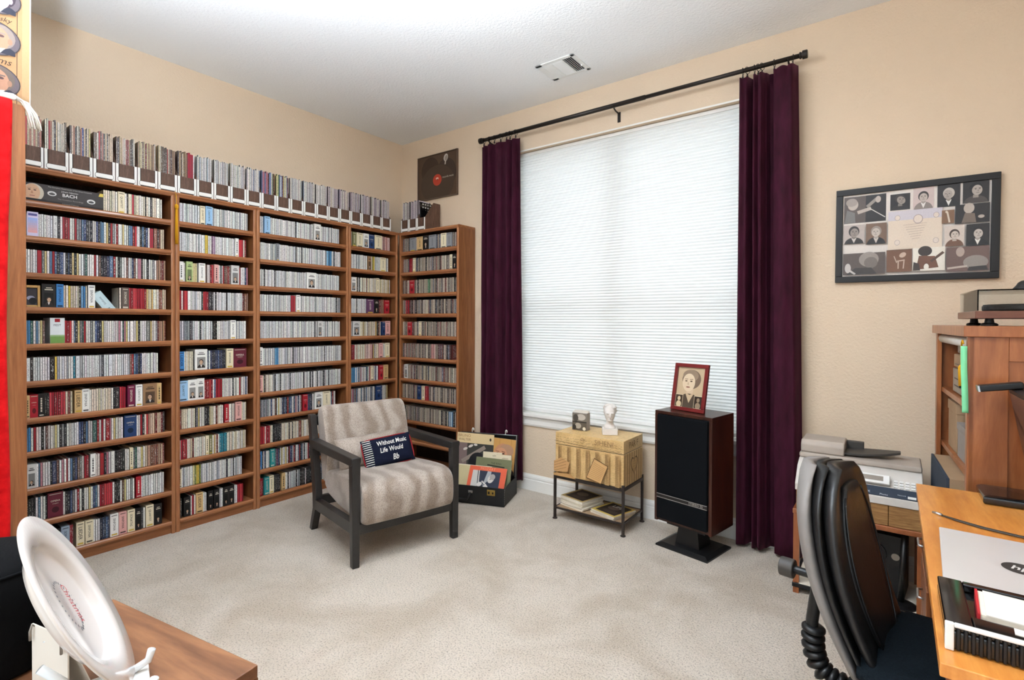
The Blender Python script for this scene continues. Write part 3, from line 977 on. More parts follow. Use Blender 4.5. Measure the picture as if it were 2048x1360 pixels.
ROWS = {
    1: [
        (-2.1, 'cream', [(-2.748, -2.407, 'b', 'charcoal', 98), (-2.338, -2.304, 'b', 'cream', 128), (-2.274, -2.253, 'j', 'red')]),
        (-2.092, 'mix', [(-2.748, -2.736, 'b', 'grey', 120), (-2.734, -2.689, 'b', 'violetwhite', 132), (-2.687, -2.59, 'j', 'white'), (-2.59, -2.569, 'j', 'red'), (-2.266, -2.241, 'j', 'red'), (-2.181, -2.16, 'j', 'red'), (-2.149, -2.086, 'j', 'brown')]),
        (-2.086, 'mix', [(-2.691, -2.679, 'j', 'red'), (-2.636, -2.622, 'j', 'red'), (-2.617, -2.579, 'j', 'navy'), (-2.412, -2.365, 'j', 'navy'), (-2.144, -2.086, 'j', 'brown')]),
        (-2.086, 'cream', [(-2.687, -2.619, 'b', 'black', 128), (-2.617, -2.586, 'b', 'blue', 130), (-2.584, -2.536, 'j', 'cream'), (-2.562, -2.554, 'j', 'yellow'), (-2.514, -2.488, 'j', 'blue'), (-2.479, -2.447, 'b', 'white', 132), (-2.442, -2.333, 'x', '', 0), (-2.321, -2.284, 'b', 'taupe', 128), (-2.284, -2.197, 'j', 'red'), (-2.127, -2.086, 'j', 'brown')]),
        (-2.086, 'mix', [(-2.742, -2.723, 'j', 'blue'), (-2.644, -2.582, 'b', 'landscape', 140), (-2.582, -2.541, 'j', 'red'), (-2.447, -2.419, 'j', 'navy'), (-2.135, -2.086, 'j', 'brown')]),
        (-2.133, 'white', [(-2.726, -2.715, 'j', 'black'), (-2.642, -2.626, 'j', 'black'), (-2.626, -2.611, 'j', 'yellow'), (-2.541, -2.514, 'j', 'teal'), (-2.284, -2.215, 'j', 'mix')]),
        (-2.116, 'cream', [(-2.742, -2.726, 'b', 'tan', 120), (-2.726, -2.693, 'b', 'red', 122), (-2.693, -2.667, 'b', 'black', 125), (-2.667, -2.642, 'j', 'black'), (-2.642, -2.579, 'j', 'red'), (-2.541, -2.508, 'b', 'tan', 126), (-2.508, -2.474, 'b', 'white', 130), (-2.367, -2.294, 'j', 'black'), (-2.328, -2.294, 'j', 'red'), (-2.294, -2.256, 'b', 'magenta', 130), (-2.253, -2.217, 'b', 'white', 130), (-2.215, -2.141, 'b', 'brown', 132), (-2.141, -2.116, 'b', 'tan', 130)]),
        (-2.092, 'mix', [(-2.742, -2.723, 'j', 'blue'), (-2.707, -2.693, 'j', 'red'), (-2.687, -2.659, 'j', 'black'), (-2.311, -2.248, 'b', 'navy', 130), (-2.212, -2.184, 'j', 'red'), (-2.184, -2.092, 'j', 'brown')]),
        (-2.095, 'mix', [(-2.74, -2.701, 'b', 'whiteblack', 128), (-2.654, -2.622, 'j', 'navy'), (-2.496, -2.474, 'j', 'red'), (-2.472, -2.447, 'b', 'white', 130), (-2.447, -2.424, 'j', 'red'), (-2.365, -2.291, 'j', 'black'), (-2.284, -2.266, 'b', 'cream', 130), (-2.202, -2.095, 'j', 'brown')]),
        (-2.1, 'mix', [(-2.738, -2.707, 'j', 'black'), (-2.657, -2.592, 'b', 'maroon', 134), (-2.428, -2.365, 'j', 'red'), (-2.365, -2.328, 'j', 'black'), (-2.253, -2.225, 'b', 'red', 128), (-2.223, -2.1, 'j', 'white')]),
        (-2.1, 'mix', [(-2.723, -2.652, 'j', 'mix'), (-2.652, -2.607, 'b', 'black', 125), (-2.601, -2.564, 'b', 'greyblue', 128), (-2.562, -2.536, 'j', 'red'), (-2.536, -2.499, 'b', 'cream', 130), (-2.496, -2.458, 'b', 'cream', 130), (-2.456, -2.431, 'j', 'white'), (-2.428, -2.386, 'j', 'navy'), (-2.381, -2.34, 'b', 'white', 132), (-2.338, -2.299, 'b', 'pink', 132), (-2.296, -2.258, 'b', 'cream', 132), (-2.256, -2.225, 'b', 'black', 130), (-2.223, -2.204, 'j', 'white'), (-2.202, -2.16, 'b', 'cream', 132), (-2.157, -2.116, 'b', 'black', 128)]),
    ],
    2: [
        (-1.578, 'white', [(-1.892, -1.861, 'b', 'cream', 126), (-1.858, -1.815, 'b', 'skyblue', 130)]),
        (-1.592, 'white', [(-1.861, -1.84, 'j', 'yellow'), (-1.818, -1.799, 'j', 'violet'), (-1.668, -1.644, 'b', 'white', 130), (-1.644, -1.592, 'j', 'red')]),
        (-1.578, 'mix', [(-2.016, -1.99, 'b', 'white', 130), (-1.975, -1.937, 'b', 'green', 134), (-1.937, -1.901, 'j', 'yellow'), (-1.901, -1.861, 'b', 'white', 130), (-1.83, -1.805, 'j', 'red'), (-1.805, -1.776, 'b', 'pink', 130), (-1.695, -1.641, 'b', 'whiteblack', 134)]),
        (-1.578, 'white', [(-2.01, -1.964, 'j', 'red'), (-1.871, -1.843, 'j', 'red'), (-1.62, -1.578, 'j', 'brown')]),
        (-1.582, 'white', [(-1.996, -1.937, 'j', 'grey'), (-1.815, -1.789, 'j', 'black'), (-1.701, -1.664, 'b', 'white', 132)]),
        (-1.592, 'mix', [(-2.019, -1.987, 'b', 'blue', 126), (-1.984, -1.928, 'j', 'cream'), (-1.925, -1.849, 'b', 'white', 136), (-1.846, -1.728, 'j', 'navy'), (-1.728, -1.681, 'b', 'cream', 134), (-1.681, -1.592, 'b', 'maroon', 132)]),
        (-1.582, 'mix', [(-2.022, -1.967, 'b', 'skyblue', 130), (-1.967, -1.913, 'b', 'white', 134), (-1.913, -1.867, 'b', 'white', 138), (-1.846, -1.818, 'j', 'red'), (-1.792, -1.757, 'j', 'red')]),
        (-1.582, 'cream', [(-1.922, -1.83, 'j', 'mix'), (-1.741, -1.711, 'b', 'red', 126), (-1.668, -1.624, 'b', 'pink', 134)]),
        (-1.589, 'cream', [(-2.016, -1.972, 'j', 'red'), (-1.861, -1.84, 'b', 'cream', 128), (-1.84, -1.818, 'b', 'olive', 128), (-1.78, -1.728, 'j', 'teal')]),
        (-1.62, 'white', [(-2.024, -2.004, 'b', 'cream', 120), (-1.934, -1.892, 'j', 'yellow')]),
        (-1.61, 'black', [(-1.993, -1.952, 'b', 'black', 124), (-1.94, -1.919, 'j', 'red'), (-1.919, -1.877, 'b', 'tan', 134), (-1.877, -1.836, 'j', 'white'), (-1.846, -1.815, 'b', 'black', 128), (-1.808, -1.773, 'b', 'black', 128), (-1.773, -1.751, 'j', 'white'), (-1.747, -1.715, 'b', 'black', 130), (-1.715, -1.675, 'b', 'black', 130), (-1.675, -1.654, 'j', 'white'), (-1.654, -1.61, 'j', 'red')]),
    ],
    3: [
        (-0.826, 'white', [(-1.46, -1.419, 'b', 'skyblue', 130), (-1.063, -1.005, 'b', 'white', 136)]),
        (-0.812, 'white', [(-1.373, -1.35, 'b', 'grey', 132), (-0.942, -0.91, 'j', 'blue')]),
        (-0.826, 'white', [(-1.127, -1.045, 'b', 'white', 130)]),
        (-0.821, 'white', [(-1.251, -1.215, 'j', 'red'), (-1.215, -1.182, 'b', 'white', 132)]),
        (-0.821, 'white', [(-1.032, -0.992, 'b', 'whiteblack', 128)]),
        (-0.812, 'white', [(-1.5, -1.474, 'b', 'white', 134), (-1.381, -1.35, 'j', 'blue')]),
        (-0.812, 'white', [(-1.507, -1.474, 'b', 'pink', 124), (-1.474, -1.4, 'j', 'cream')]),
        (-0.864, 'mix', [(-1.493, -1.419, 'j', 'grey'), (-1.161, -1.119, 'b', 'red', 128), (-1.119, -1.076, 'j', 'navy'), (-1.058, -0.988, 'b', 'white', 134), (-0.988, -0.92, 'b', 'cream', 134)]),
        (-0.845, 'cream', [(-1.504, -1.415, 'j', 'red'), (-1.4, -1.342, 'j', 'black')]),
        (-0.826, 'mix', [(-1.511, -1.482, 'b', 'blue', 130), (-1.419, -1.385, 'b', 'teal', 132)]),
        (-0.826, 'mix', [(-1.511, -1.463, 'j', 'red'), (-1.463, -1.426, 'b', 'teal', 126), (-1.426, -1.392, 'b', 'cream', 130), (-1.392, -1.331, 'j', 'black'), (-1.331, -1.303, 'b', 'tan', 128), (-1.303, -1.182, 'j', 'white'), (-1.182, -1.076, 'j', 'black')]),
    ],
    4: [
        (-0.302, 'cream', [(-0.709, -0.669, 'b', 'olive', 124), (-0.664, -0.602, 'b', 'cream', 124), (-0.597, -0.539, 'b', 'white', 126), (-0.539, -0.481, 'b', 'navy', 126), (-0.475, -0.398, 'b', 'cream', 128), (-0.393, -0.302, 'j', 'pink')]),
        (-0.313, 'white', [(-0.55, -0.513, 'b', 'brown', 124), (-0.507, -0.475, 'j', 'yellow'), (-0.415, -0.353, 'b', 'cream', 126)]),
        (-0.302, 'cream', [(-0.719, -0.669, 'b', 'white', 124), (-0.659, -0.618, 'j', 'black'), (-0.459, -0.426, 'b', 'cream', 132)]),
        (-0.313, 'white', [(-0.561, -0.486, 'b', 'violet', 124), (-0.481, -0.431, 'b', 'black', 124), (-0.431, -0.37, 'j', 'brown'), (-0.37, -0.313, 'b', 'red', 122)]),
        (-0.302, 'cream', [(-0.704, -0.628, 'b', 'whiteblack', 128), (-0.453, -0.426, 'j', 'black'), (-0.393, -0.359, 'b', 'navy', 124), (-0.359, -0.302, 'b', 'pink', 130)]),
        (-0.308, 'cream', [(-0.719, -0.669, 'j', 'red'), (-0.576, -0.497, 'j', 'pink'), (-0.426, -0.387, 'b', 'pink', 130), (-0.359, -0.308, 'b', 'cream', 130)]),
        (-0.325, 'mix', [(-0.714, -0.654, 'j', 'blue'), (-0.518, -0.486, 'b', 'cream', 130), (-0.426, -0.381, 'b', 'red', 128), (-0.376, -0.325, 'b', 'tan', 128)]),
        (-0.325, 'mix', [(-0.459, -0.404, 'b', 'navy', 128)]),
        (-0.325, 'mix', []),
        (-0.325, 'mix', []),
        (-0.325, 'mix', []),
    ],
    5: [
        (0.907, 'warm', [(0.331, 0.41, 'b', 'grey', 124), (0.423, 0.499, 'b', 'tan', 124), (0.499, 0.575, 'b', 'black', 128), (0.575, 0.661, 'b', 'grey', 126), (0.721, 0.786, 'b', 'cream', 128), (0.786, 0.85, 'b', 'grey', 126)]),
        (0.907, 'warm', [(0.318, 0.371, 'j', 'red'), (0.371, 0.403, 'b', 'cream', 128), (0.827, 0.856, 'b', 'cream', 128), (0.856, 0.907, 'b', 'black', 128)]),
        (0.907, 'warm', [(0.331, 0.39, 'b', 'red', 124), (0.556, 0.587, 'j', 'green')]),
        (0.907, 'warm', [(0.278, 0.331, 'j', 'red')]),
        (0.907, 'warm', [(0.304, 0.357, 'b', 'red', 124), (0.448, 0.48, 'b', 'cream', 128)]),
        (0.839, 'warm', [(0.599, 0.648, 'j', 'pink')]),
        (0.907, 'warm', [(0.264, 0.304, 'b', 'whiteblack', 128)]),
        (0.907, 'warm', [(0.435, 0.48, 'b', 'navy', 128), (0.493, 0.525, 'b', 'cream', 126), (0.525, 0.575, 'j', 'red')]),
        (0.907, 'warm', [(0.815, 0.873, 'j', 'blue')]),
    ],
}


def pick(pal, rnd):
    tot = sum(w_ for _, w_ in pal)
    r_ = rnd.uniform(0, tot)
    for c, w_ in pal:
        r_ -= w_
        if r_ <= 0:
            return c
    return pal[-1][0]


def jit(c, rnd, a=10):
    d = rnd.uniform(-a, a)
    return tuple(max(4, min(250, v + d + rnd.uniform(-4, 4))) for v in c)


def nth(n):
    if 10 <= n % 100 <= 20:
        return f'{n}th'
    return f"{n}{ {1: 'st', 2: 'nd', 3: 'rd'}.get(n % 10, 'th')}"


discs, boxes = [], []      # (case, row, ordinal, a0, a1, depth0, depth1, z0, z1, rgb[, key])
rnd = random.Random(21)
for k, rows in ROWS.items():
    B = BOOKS[k]
    org = B['loc'][1] if k < 5 else B['loc'][0]
    start = 0.0215
    for ri, (endv, pal, segs) in enumerate(rows):
        z = SHELF_Z[ri] + 0.003
        end = min(endv - org, B['w'] - 0.022)
        cur = start + 0.001
        order = 0
        bx = sorted([(s[0] - org, s[1] - org, s[2], s[3], s[4]) for s in segs if s[2] in 'bx'])
        js = [(s[0] - org, s[1] - org, s[3]) for s in segs if s[2] == 'j']
        if k == 1 and ri == 3:
            cur = 0.088     # the little gold frame stands here

        def fill(upto):
            global cur, order
            while True:
                t_ = rnd.choice([0.0098, 0.0102, 0.0102, 0.0104, 0.0108, 0.0062, 0.0205 if rnd.random() < 0.3 else 0.0102])
                if cur + t_ > upto:
                    break
                mid_ = cur + t_ / 2
                p = pal
                for a, b, q in js:
                    if a <= mid_ <= b:
                        p = q
                order += 1
                setback = rnd.uniform(0.022, 0.026)
                discs.append((k, ri, order, cur + 0.0004, cur + t_ - 0.0005, setback, setback + 0.138, z, z + 0.1235 + rnd.uniform(-0.001, 0.003), jit(pick(PAL[p], rnd), rnd)))
                cur += t_
        for a, b, typ, key, *hh in bx:
            fill(max(a, cur))
            if typ == 'x':
                cur = max(cur, b)
                continue
            a2 = max(a, cur)
            b2 = max(b, a2 + 0.008)
            if b2 > B['w'] - 0.021:
                continue
            order += 1
            boxes.append((k, ri, order, a2 + 0.0004, b2 - 0.0004, 0.0195, 0.160, z, z + hh[0] / 1000.0, BOXC[key], key))
            cur = b2
        fill(end)


def to_world(k, a, d, z):
    B = BOOKS[k]
    if k < 5:
        return (B['loc'][0] - d, B['loc'][1] + a, z)
    return (B['loc'][0] + a, B['loc'][1] + d, z)


def seen_size(e):
    c = Vector(to_world(e[0], (e[3] + e[4]) / 2, e[5], (e[7] + e[8]) / 2)) - CAM_LOC
    dep = c.dot(fwd)
    # the last two cases have their lower rows behind the armchair
    return (e[4] - e[3]) * (e[8] - e[7]) / (dep * dep) * (abs(c.x) if e[0] < 5 else abs(c.y)) / c.length


discs.sort(key=seen_size, reverse=True)
unit = MB().box(-0.5, 0.5, 0, 1, 0, 1)
cd_me = None
for i, e in enumerate(discs[:300]):
    k, ri, od = e[:3]
    if cd_me is None:
        o = unit.build('compact_disc', 'spine_object')
        cd_me = o.data
    else:
        o = bpy.data.objects.new('compact_disc', cd_me)
        COL.objects.link(o)
    o.location = to_world(k, (e[3] + e[4]) / 2, e[5], e[7])
    o.rotation_euler = (0, 0, BOOKS[k]['rz'])
    o.scale = (e[4] - e[3], e[6] - e[5], e[8] - e[7])
    o.color = lin(e[9])
    tag(o, f"slim disc case, {nth(od)} along the {SHELF_NAME[ri]} shelf of {BOOKS[k]['who']}", 'compact disc', 'slim disc cases on the shelves')
sm = MB()
for e in discs[300:]:
    k = e[0]
    sm.col = lin(e[9])
    M_ = Matrix.Translation(Vector(to_world(k, (e[3] + e[4]) / 2, e[5], e[7]))) @ Matrix.Rotation(BOOKS[k]['rz'], 4, 'Z') @ Matrix.Diagonal((e[4] - e[3], e[6] - e[5], e[8] - e[7], 1))
    sm.box(-0.5, 0.5, 0, 1, 0, 1, M_)
tag(sm.build('compact_disc_rows', 'spine_stuff'), 'long rows of slim disc cases filling the shelves of the brown bookcases', 'compact discs', None, 'stuff')


def box_print(key, w, h, rn):
    """front print of a boxed set, origin at lower left"""
    P = Print()
    c = BOXC[key]
    dk = tuple(int(v * 0.35) for v in c) if sum(c) > 330 else (214, 204, 186)
    if key == 'landscape':
        P.rect(0.0005, w - 0.0005, 0.0005, h * 0.28, (120, 160, 84)).rect(0.0005, w - 0.0005, h * 0.28, h * 0.34, (160, 190, 140))
        P.rect(w * 0.32, w * 0.68, h * 0.84, h * 0.97, (170, 34, 44)).text('FEST', w / 2, h * 0.72, w=w * 0.5, rgb=(70, 70, 80))
    elif key == 'violetwhite':
        for i in range(6):
            P.rect(w * 0.08, w * 0.92, h * (0.16 + 0.10 * i), h * (0.26 + 0.10 * i), (230 - i * 14, 170 + i * 2, 170 + i * 12))
        P.rect(w * 0.1, w * 0.9, h * 0.84, h * 0.93, (96, 92, 150))
    elif w > 0.03:
        if key in ('navy', 'maroon', 'red'):
            P.rect(w * 0.1, w * 0.9, h * 0.92, h * 0.94, dk)
            P.text('OPERA', w / 2, h * 0.66, w=w * 0.62, rgb=dk, bold=0.01).text('complete', w / 2, h * 0.55, w=w * 0.4, rgb=dk)
            P.ell(w / 2, h * 0.30, w * 0.24, h * 0.12, tuple(int(v * 0.6) for v in c))
        elif key in ('black', 'brown', 'green', 'whiteblack') or (key == 'white' and w > 0.045):
            P.portrait(w * 0.16, w * 0.84, h * 0.10, h * 0.62, tuple(int(v * 0.62) for v in c), (206, 170, 140), (70, 54, 46), (44, 36, 34), rn.uniform(-1, 1), (230, 226, 220))
            P.rect(w * 0.2, w * 0.8, h * 0.74, h * 0.78, dk).rect(w * 0.3, w * 0.7, h * 0.82, h * 0.85, dk)
        else:
            tx = rn.choice(('LIEDER', 'SINFONIA', 'CANTATA', 'SONATAS', 'QUARTET'))
            P.text(tx, w * 0.5, h * 0.52, w=h * 0.55, rgb=dk, rot=-PI / 2, bold=0.01).rect(w * 0.15, w * 0.85, h * 0.05, h * 0.11, (206, 172, 60) if rn.random() < 0.5 else dk).rect(w * 0.15, w * 0.85, h * 0.90, h * 0.93, dk)
    else:
        # upright spine lettering as short bars
        z = h * 0.22
        while z < h * 0.80:
            L = rn.uniform(0.05, 0.12) * h
            P.rect(w * 0.36, w * 0.62, z, min(z + L, h * 0.82), dk)
            z += L + h * 0.025
        P.rect(w * 0.15, w * 0.85, h * 0.06, h * 0.10, (206, 172, 60) if rn.random() < 0.5 else dk)
    return P


rb = random.Random(5)
for e in boxes:
    k, ri, od, a0, a1, d0, d1, z0, z1, rgb, key = e
    w, h = a1 - a0, z1 - z0
    cw = COLWORD.get(key, key)
    lab = f"{cw} boxed set, {nth(od)} along the {SHELF_NAME[ri]} shelf of {BOOKS[k]['who']}"
    if k == 1 and ri == 0 and key == 'charcoal':
        lab = "long charcoal boxed set lettered BACH with a portrait, on the top shelf"
    nm = plain('box_' + key, rgb, 0.5, 0.35, var=0.04) if ('box_' + key) not in MATS else MATS['box_' + key]
    root = thing('boxed_set', lab, 'boxed set', to_world(k, a0, d0, z0), BOOKS[k]['rz'], 'boxed sets on the shelves')
    MB().box(0, w, 0, d1 - d0, 0, h).build('slipcase', nm, root)
    if lab.startswith('long charcoal'):
        P = Print()
        P.ell(0.034, h * 0.50, 0.042, 0.046, (200, 190, 170), 26, 0, (0.001, 0.08, 0.001, h - 0.001)).ell(0.030, h * 0.50, 0.031, 0.044, (208, 166, 134), 26, 0, (0.001, 0.08, 0.001, h - 0.001)).ell(0.018, h * 0.62, 0.006, 0.003, (70, 48, 40), 10).ell(0.040, h * 0.62, 0.006, 0.003, (70, 48, 40), 10).line((0.010, h * 0.70), (0.025, h * 0.71), 0.003, (150, 130, 110)).line((0.033, h * 0.71), (0.048, h * 0.70), 0.003, (150, 130, 110)).poly([(0.028, h * 0.60), (0.023, h * 0.43), (0.034, h * 0.43)], (178, 130, 102)).line((0.019, h * 0.31), (0.039, h * 0.31), 0.0035, (140, 80, 70)).rect(0.001, 0.085, 0.001, h * 0.17, (44, 38, 38))
        P.rect(0.0, w, 0.0, 0.014, (38, 34, 33))
        P.text('BACH', w * 0.55, h * 0.56, w=0.062, rgb=(232, 230, 226), bold=0.012).text('Johann Sebastian', w * 0.55, h * 0.745, w=0.072, rgb=(220, 216, 210))
        P.text('The Complete Masterworks of the Great Composer', w * 0.56, h * 0.90, w=0.19, rgb=(190, 184, 176)).text('The Complete Recordings', w * 0.56, h * 0.30, w=0.11, rgb=(150, 142, 136))
        P.text('Limited Edition', w * 0.56, h * 0.085, w=0.07, rgb=(150, 144, 138))
        for uu, vv in ((0.325, 0.56), (0.83, 0.42)):
            P.ell(w * uu, h * vv, 0.019, 0.013, (210, 208, 204)).ell(w * uu, h * vv - 0.002, 0.013, 0.006, (70, 66, 66)).text('CD', w * uu, h * vv + 0.006, w=0.010, rgb=(40, 38, 38))
        P.poly([(w * 0.93, h * 0.80), (w * 0.995, h * 0.80), (w * 0.995, h * 0.99), (w * 0.95, h * 0.99)], (222, 196, 90))
        P.build('cover_print', root, (0, -0.0002, 0))
    else:
        box_print(key, w, h, rb).build('cover_print', root, (0, -0.0002, 0))

# leaning pale box, little gold frame on the fourth shelf
z4 = SHELF_Z[3] + 0.003
lb = thing('boxed_set', 'pale blue boxed set tipped over on the fourth shelf beside the red discs', 'boxed set', to_world(1, 0.418, 0.030, z4 + 0.003), PI / 2, 'boxed sets on the shelves')
M_ = Matrix.Rotation(R(-36), 4, 'Y')
MB().box(-0.052, 0, 0, 0.10, 0, 0.125, M_).build('slipcase', plain('box_leaning', (190, 212, 216), 0.5, 0.35), lb)
P = Print()
P.rect(-0.040, -0.012, 0.010, 0.115, (202, 222, 226)).text('Sinfonia', -0.026, 0.072, w=0.05, rgb=(60, 90, 110), rot=PI / 2).rect(-0.032, -0.020, 0.018, 0.024, (120, 150, 160))
P.build('cover_print', lb, (0, -0.0003, 0), (0, R(-36), 0))
gf = thing('framed_photograph', 'small gold photo frame on the fourth shelf near the red cloth', 'photo frame', to_world(1, 0.052, 0.030, z4), PI / 2)
fr = MB()
fr.box(-0.031, -0.022, 0, 0.012, 0, 0.118).box(0.022, 0.033, 0, 0.012, 0, 0.118).box(-0.022, 0.022, 0, 0.012, 0, 0.013).box(-0.022, 0.022, 0, 0.012, 0.105, 0.118)
fr.build('frame', 'frame_gold', gf, bevel=0.0015)
P = Print()
P.rect(-0.022, 0.022, 0.013, 0.105, (60, 56, 60)).ell(-0.004, 0.05, 0.016, 0.012, (150, 150, 170)).ell(0.004, 0.035, 0.016, 0.018, (30, 28, 30), 16, 0, (-0.02, 0.02, 0.014, 0.1))
P.build('photograph', gf, (0, 0.008, 0))

# ------------------------------------------------------------------ magazine files and magazines on top
FW, FD, FH, FL = 0.100, 0.185, 0.250, 0.108
MAGPAL = {
    'old': [((150, 120, 92), 3), ((108, 86, 70), 3), ((190, 168, 130), 2), ((206, 196, 180), 1.4), ((84, 70, 62), 2), ((146, 70, 60), 0.6)],
    'bright': [((178, 120, 100), 2), ((200, 180, 150), 3), ((120, 96, 80), 3), ((186, 60, 60), 1.2), ((214, 206, 190), 3), ((90, 76, 70), 2), ((56, 60, 120), 0.5), ((206, 190, 120), 0.8)],
    'pale': [((218, 216, 212), 5), ((198, 196, 196), 3), ((230, 226, 216), 3), ((150, 160, 176), 1)],
    'colour': [((216, 206, 150), 2), ((130, 150, 110), 1.5), ((120, 140, 180), 1.5), ((190, 130, 140), 1.5), ((222, 218, 210), 2), ((110, 60, 54), 1)],
    'lilac': [((196, 182, 186), 4), ((214, 206, 204), 3), ((170, 160, 172), 2), ((222, 214, 198), 1)],
}
file_proto = None


def make_file():
    r_ = thing('magazine_file', 'magazine file', 'magazine file', (0, 0, 0), 0, 'magazine files on the bookcases')
    side = [(0.0, 0.0), (0.0, FL), (FD * 0.55, FH), (FD, FH), (FD, 0.0)]
    for x in (0.0, FW - 0.003):
        MB().prism(side[::-1], x, x + 0.003, 'x').build('side_wall', 'file_wood', r_)
    MB().box(0.003, FW - 0.003, FD - 0.003, FD, 0, FH).build('back_wall', 'file_inner', r_)
    MB().box(0.003, FW - 0.003, 0.003, FD - 0.003, 0.0, 0.003).build('bottom', 'file_inner', r_)
    fp = MB().box(0.003, FW - 0.003, 0.0, 0.003, 0, FL)
    fo = fp.build('front_panel', 'file_wood', r_)
    for x in (0.001, FW - 0.0145):
        MB().box(x, x + 0.0135, -0.0014, -0.0001, 0.0, FL + 0.0005).build('white_edge', 'file_board', fo)
        xe = x + 0.0135 if x < 0.05 else x
        MB().box(xe - 0.0012, xe + 0.0012, -0.0018, -0.0013, 0.030, FL).build('seam_line', 'black_hole', fo)
    lbm = MB()
    c, hw, hh = (FW / 2, 0.019), 0.040, 0.0115
    pts = []
    for cx_, cz_, t0 in ((hw - 0.007, hh - 0.007, 0), (-hw + 0.007, hh - 0.007, 90), (-hw + 0.007, -hh + 0.007, 180), (hw - 0.007, -hh + 0.007, 270)):
        for q in range(4):
            an = R(t0 + q * 30)
            pts.append((c[0] + cx_ + 0.007 * math.cos(an), c[1] + cz_ + 0.007 * math.sin(an)))
    big = [(c[0] + (p[0] - c[0]) * 1.035, c[1] + (p[1] - c[1]) * 1.13) for p in pts]
    MB().prism(big, -0.0024, -0.0013, 'y').build('label_border', 'black_hole', fo)
    MB().prism(pts, -0.0032, -0.0022, 'y').build('label_card', 'file_board', fo)
    return r_


MAG_EDGES = [-2.753, -2.668, -2.564, -2.458, -2.353, -2.245, -2.138, -2.030, -1.918, -1.813, -1.706, -1.596, -1.490, -1.380, -1.270, -1.163, -1.053, -0.947, -0.843, -0.735, -0.627, -0.519, -0.412, -0.307]
STYLE = ['bright', 'bright', 'bright', 'bright', 'old', 'old', 'old', 'redpale', 'pale', 'pale', 'pale', 'pale', 'colour', 'colour', 'pale', 'pale', 'pale', 'lilac', 'lilac', 'lilac', 'lilac', 'lilac', 'lilac']
WHERE5 = ['beside the room corner', 'between two others under the record poster', 'with its plain brown side showing']
mag_me = None
rm = random.Random(9)
n_mag = 0


def fill_file(frame_fn, rz, style, n, who, lean=0.0):
    global mag_me, n_mag
    x = 0.006
    th = (FW - 0.012) / n
    for i in range(n):
        p = style
        if style == 'redpale':
            c = (178, 34, 56) if i >= n * 0.55 and i < n * 0.85 else pick(MAGPAL['pale' if i >= n * 0.85 else 'old'], rm)
        else:
            c = pick(MAGPAL[p], rm)
        c = jit(c, rm, 12)
        t_ = th * rm.uniform(0.84, 0.97)
        if mag_me is None:
            o = unit.build('magazine', 'spine_object')
            mag_me = o.data
        else:
            o = bpy.data.objects.new('magazine', mag_me)
            COL.objects.link(o)
        o.location = frame_fn(x + th * 0.5, 0.012 + rm.uniform(0, 0.004), 0.0035)
        o.rotation_euler = (0, 0, rz)
        o.scale = (t_, 0.160, 0.262 + rm.uniform(-0.006, 0.010))
        o.color = lin(c)
        tag(o, f"magazine, {nth(i + 1)} in the magazine file {who}", 'magazine', 'magazines in the files')
        n_mag += 1
        x += th


for i in range(23):
    y0 = MAG_EDGES[i] + 0.001
    wd = MAG_EDGES[i + 1] - MAG_EDGES[i]
    who = f"{nth(i + 1)} along from the red cloth"
    if file_proto is None:
        file_proto = make_file()
        f_ = file_proto
    else:
        f_ = copy_tree(file_proto)
    f_.location = (0.206, y0, CASE_H)
    f_.rotation_euler = (0, 0, PI / 2)
    f_.scale = ((wd - 0.002) / FW, 1, 1)
    f_['label'] = f"brown and white magazine file, {who}"
    s_ = (wd - 0.002) / FW
    fill_file(lambda a, d, z, y0=y0, s_=s_: (0.206 - d, y0 + a * s_, CASE_H + z), PI / 2, STYLE[i], 12 if i else 9, who)
for i, x0 in enumerate((0.228, 0.333, 0.438)):
    f_ = copy_tree(file_proto)
    f_.location = (x0, -0.206, CASE_H)
    f_.rotation_euler = (0, 0, 0)
    f_.scale = (1.03, 1, 1)
    f_['label'] = f"brown and white magazine file on the window-wall bookcase, {WHERE5[i]}"
    if i < 2:
        fill_file(lambda a, d, z, x0=x0: (x0 + a * 1.03, -0.206 + d, CASE_H + z), 0, 'lilac', 10, ('beside the room corner', 'under the record poster')[i])
# black booklet slumped in the third file
bk = thing('booklet', 'black glossy booklet with pale lettering slumped in the magazine file', 'booklet', (0.455, -0.180, CASE_H + 0.006), 0)
M_ = Matrix.Rotation(R(-4), 4, 'Y')
MB().box(0, 0.006, 0, 0.15, 0, 0.255, M_).box(0.008, 0.014, 0, 0.15, 0, 0.25, M_).build('pages', 'gloss_black', bk)
P = Print()
for r_ in range(3):
    for c_ in range(4):
        P.ell(0.03 + c_ * 0.030, 0.235 - r_ * 0.028, 0.010, 0.007, (190, 186, 176), 10)
P.build('cover_print', bk, (0.0, 0.0, 0.0), (0, 0, R(90)))

# yellow tassel hanging between the first two cases
ts = thing('tassel', 'yellow tassel hanging on a thin cord between two bookcases', 'tassel', (0.2285, -2.043, 1.82))
MB().tube([(-0.012, -0.004, 0.335), (0.0, -0.003, 0.31), (0.001, 0, 0.28), (0.0, 0, 0.245)], 0.0022, 6).build('cord', 'tassel_gold', ts, smooth=True)
MB().lathe([(0.003, 0.255), (0.010, 0.248), (0.0115, 0.238), (0.009, 0.228), (0.0075, 0.222)], 12).build('knot', 'tassel_gold', ts, smooth=True)
for q in range(14):
    an = 2 * PI * q / 14
    rr = 0.0065
    MB().tube([(rr * 0.7 * math.cos(an), rr * 0.7 * math.sin(an), 0.226), (rr * math.cos(an), rr * math.sin(an), 0.12), (rr * 1.1 * math.cos(an + 0.2), rr * 1.1 * math.sin(an + 0.2), 0.002 + 0.006 * (q % 3))], 0.0018, 5).build('strand', 'tassel_gold', ts, smooth=True)


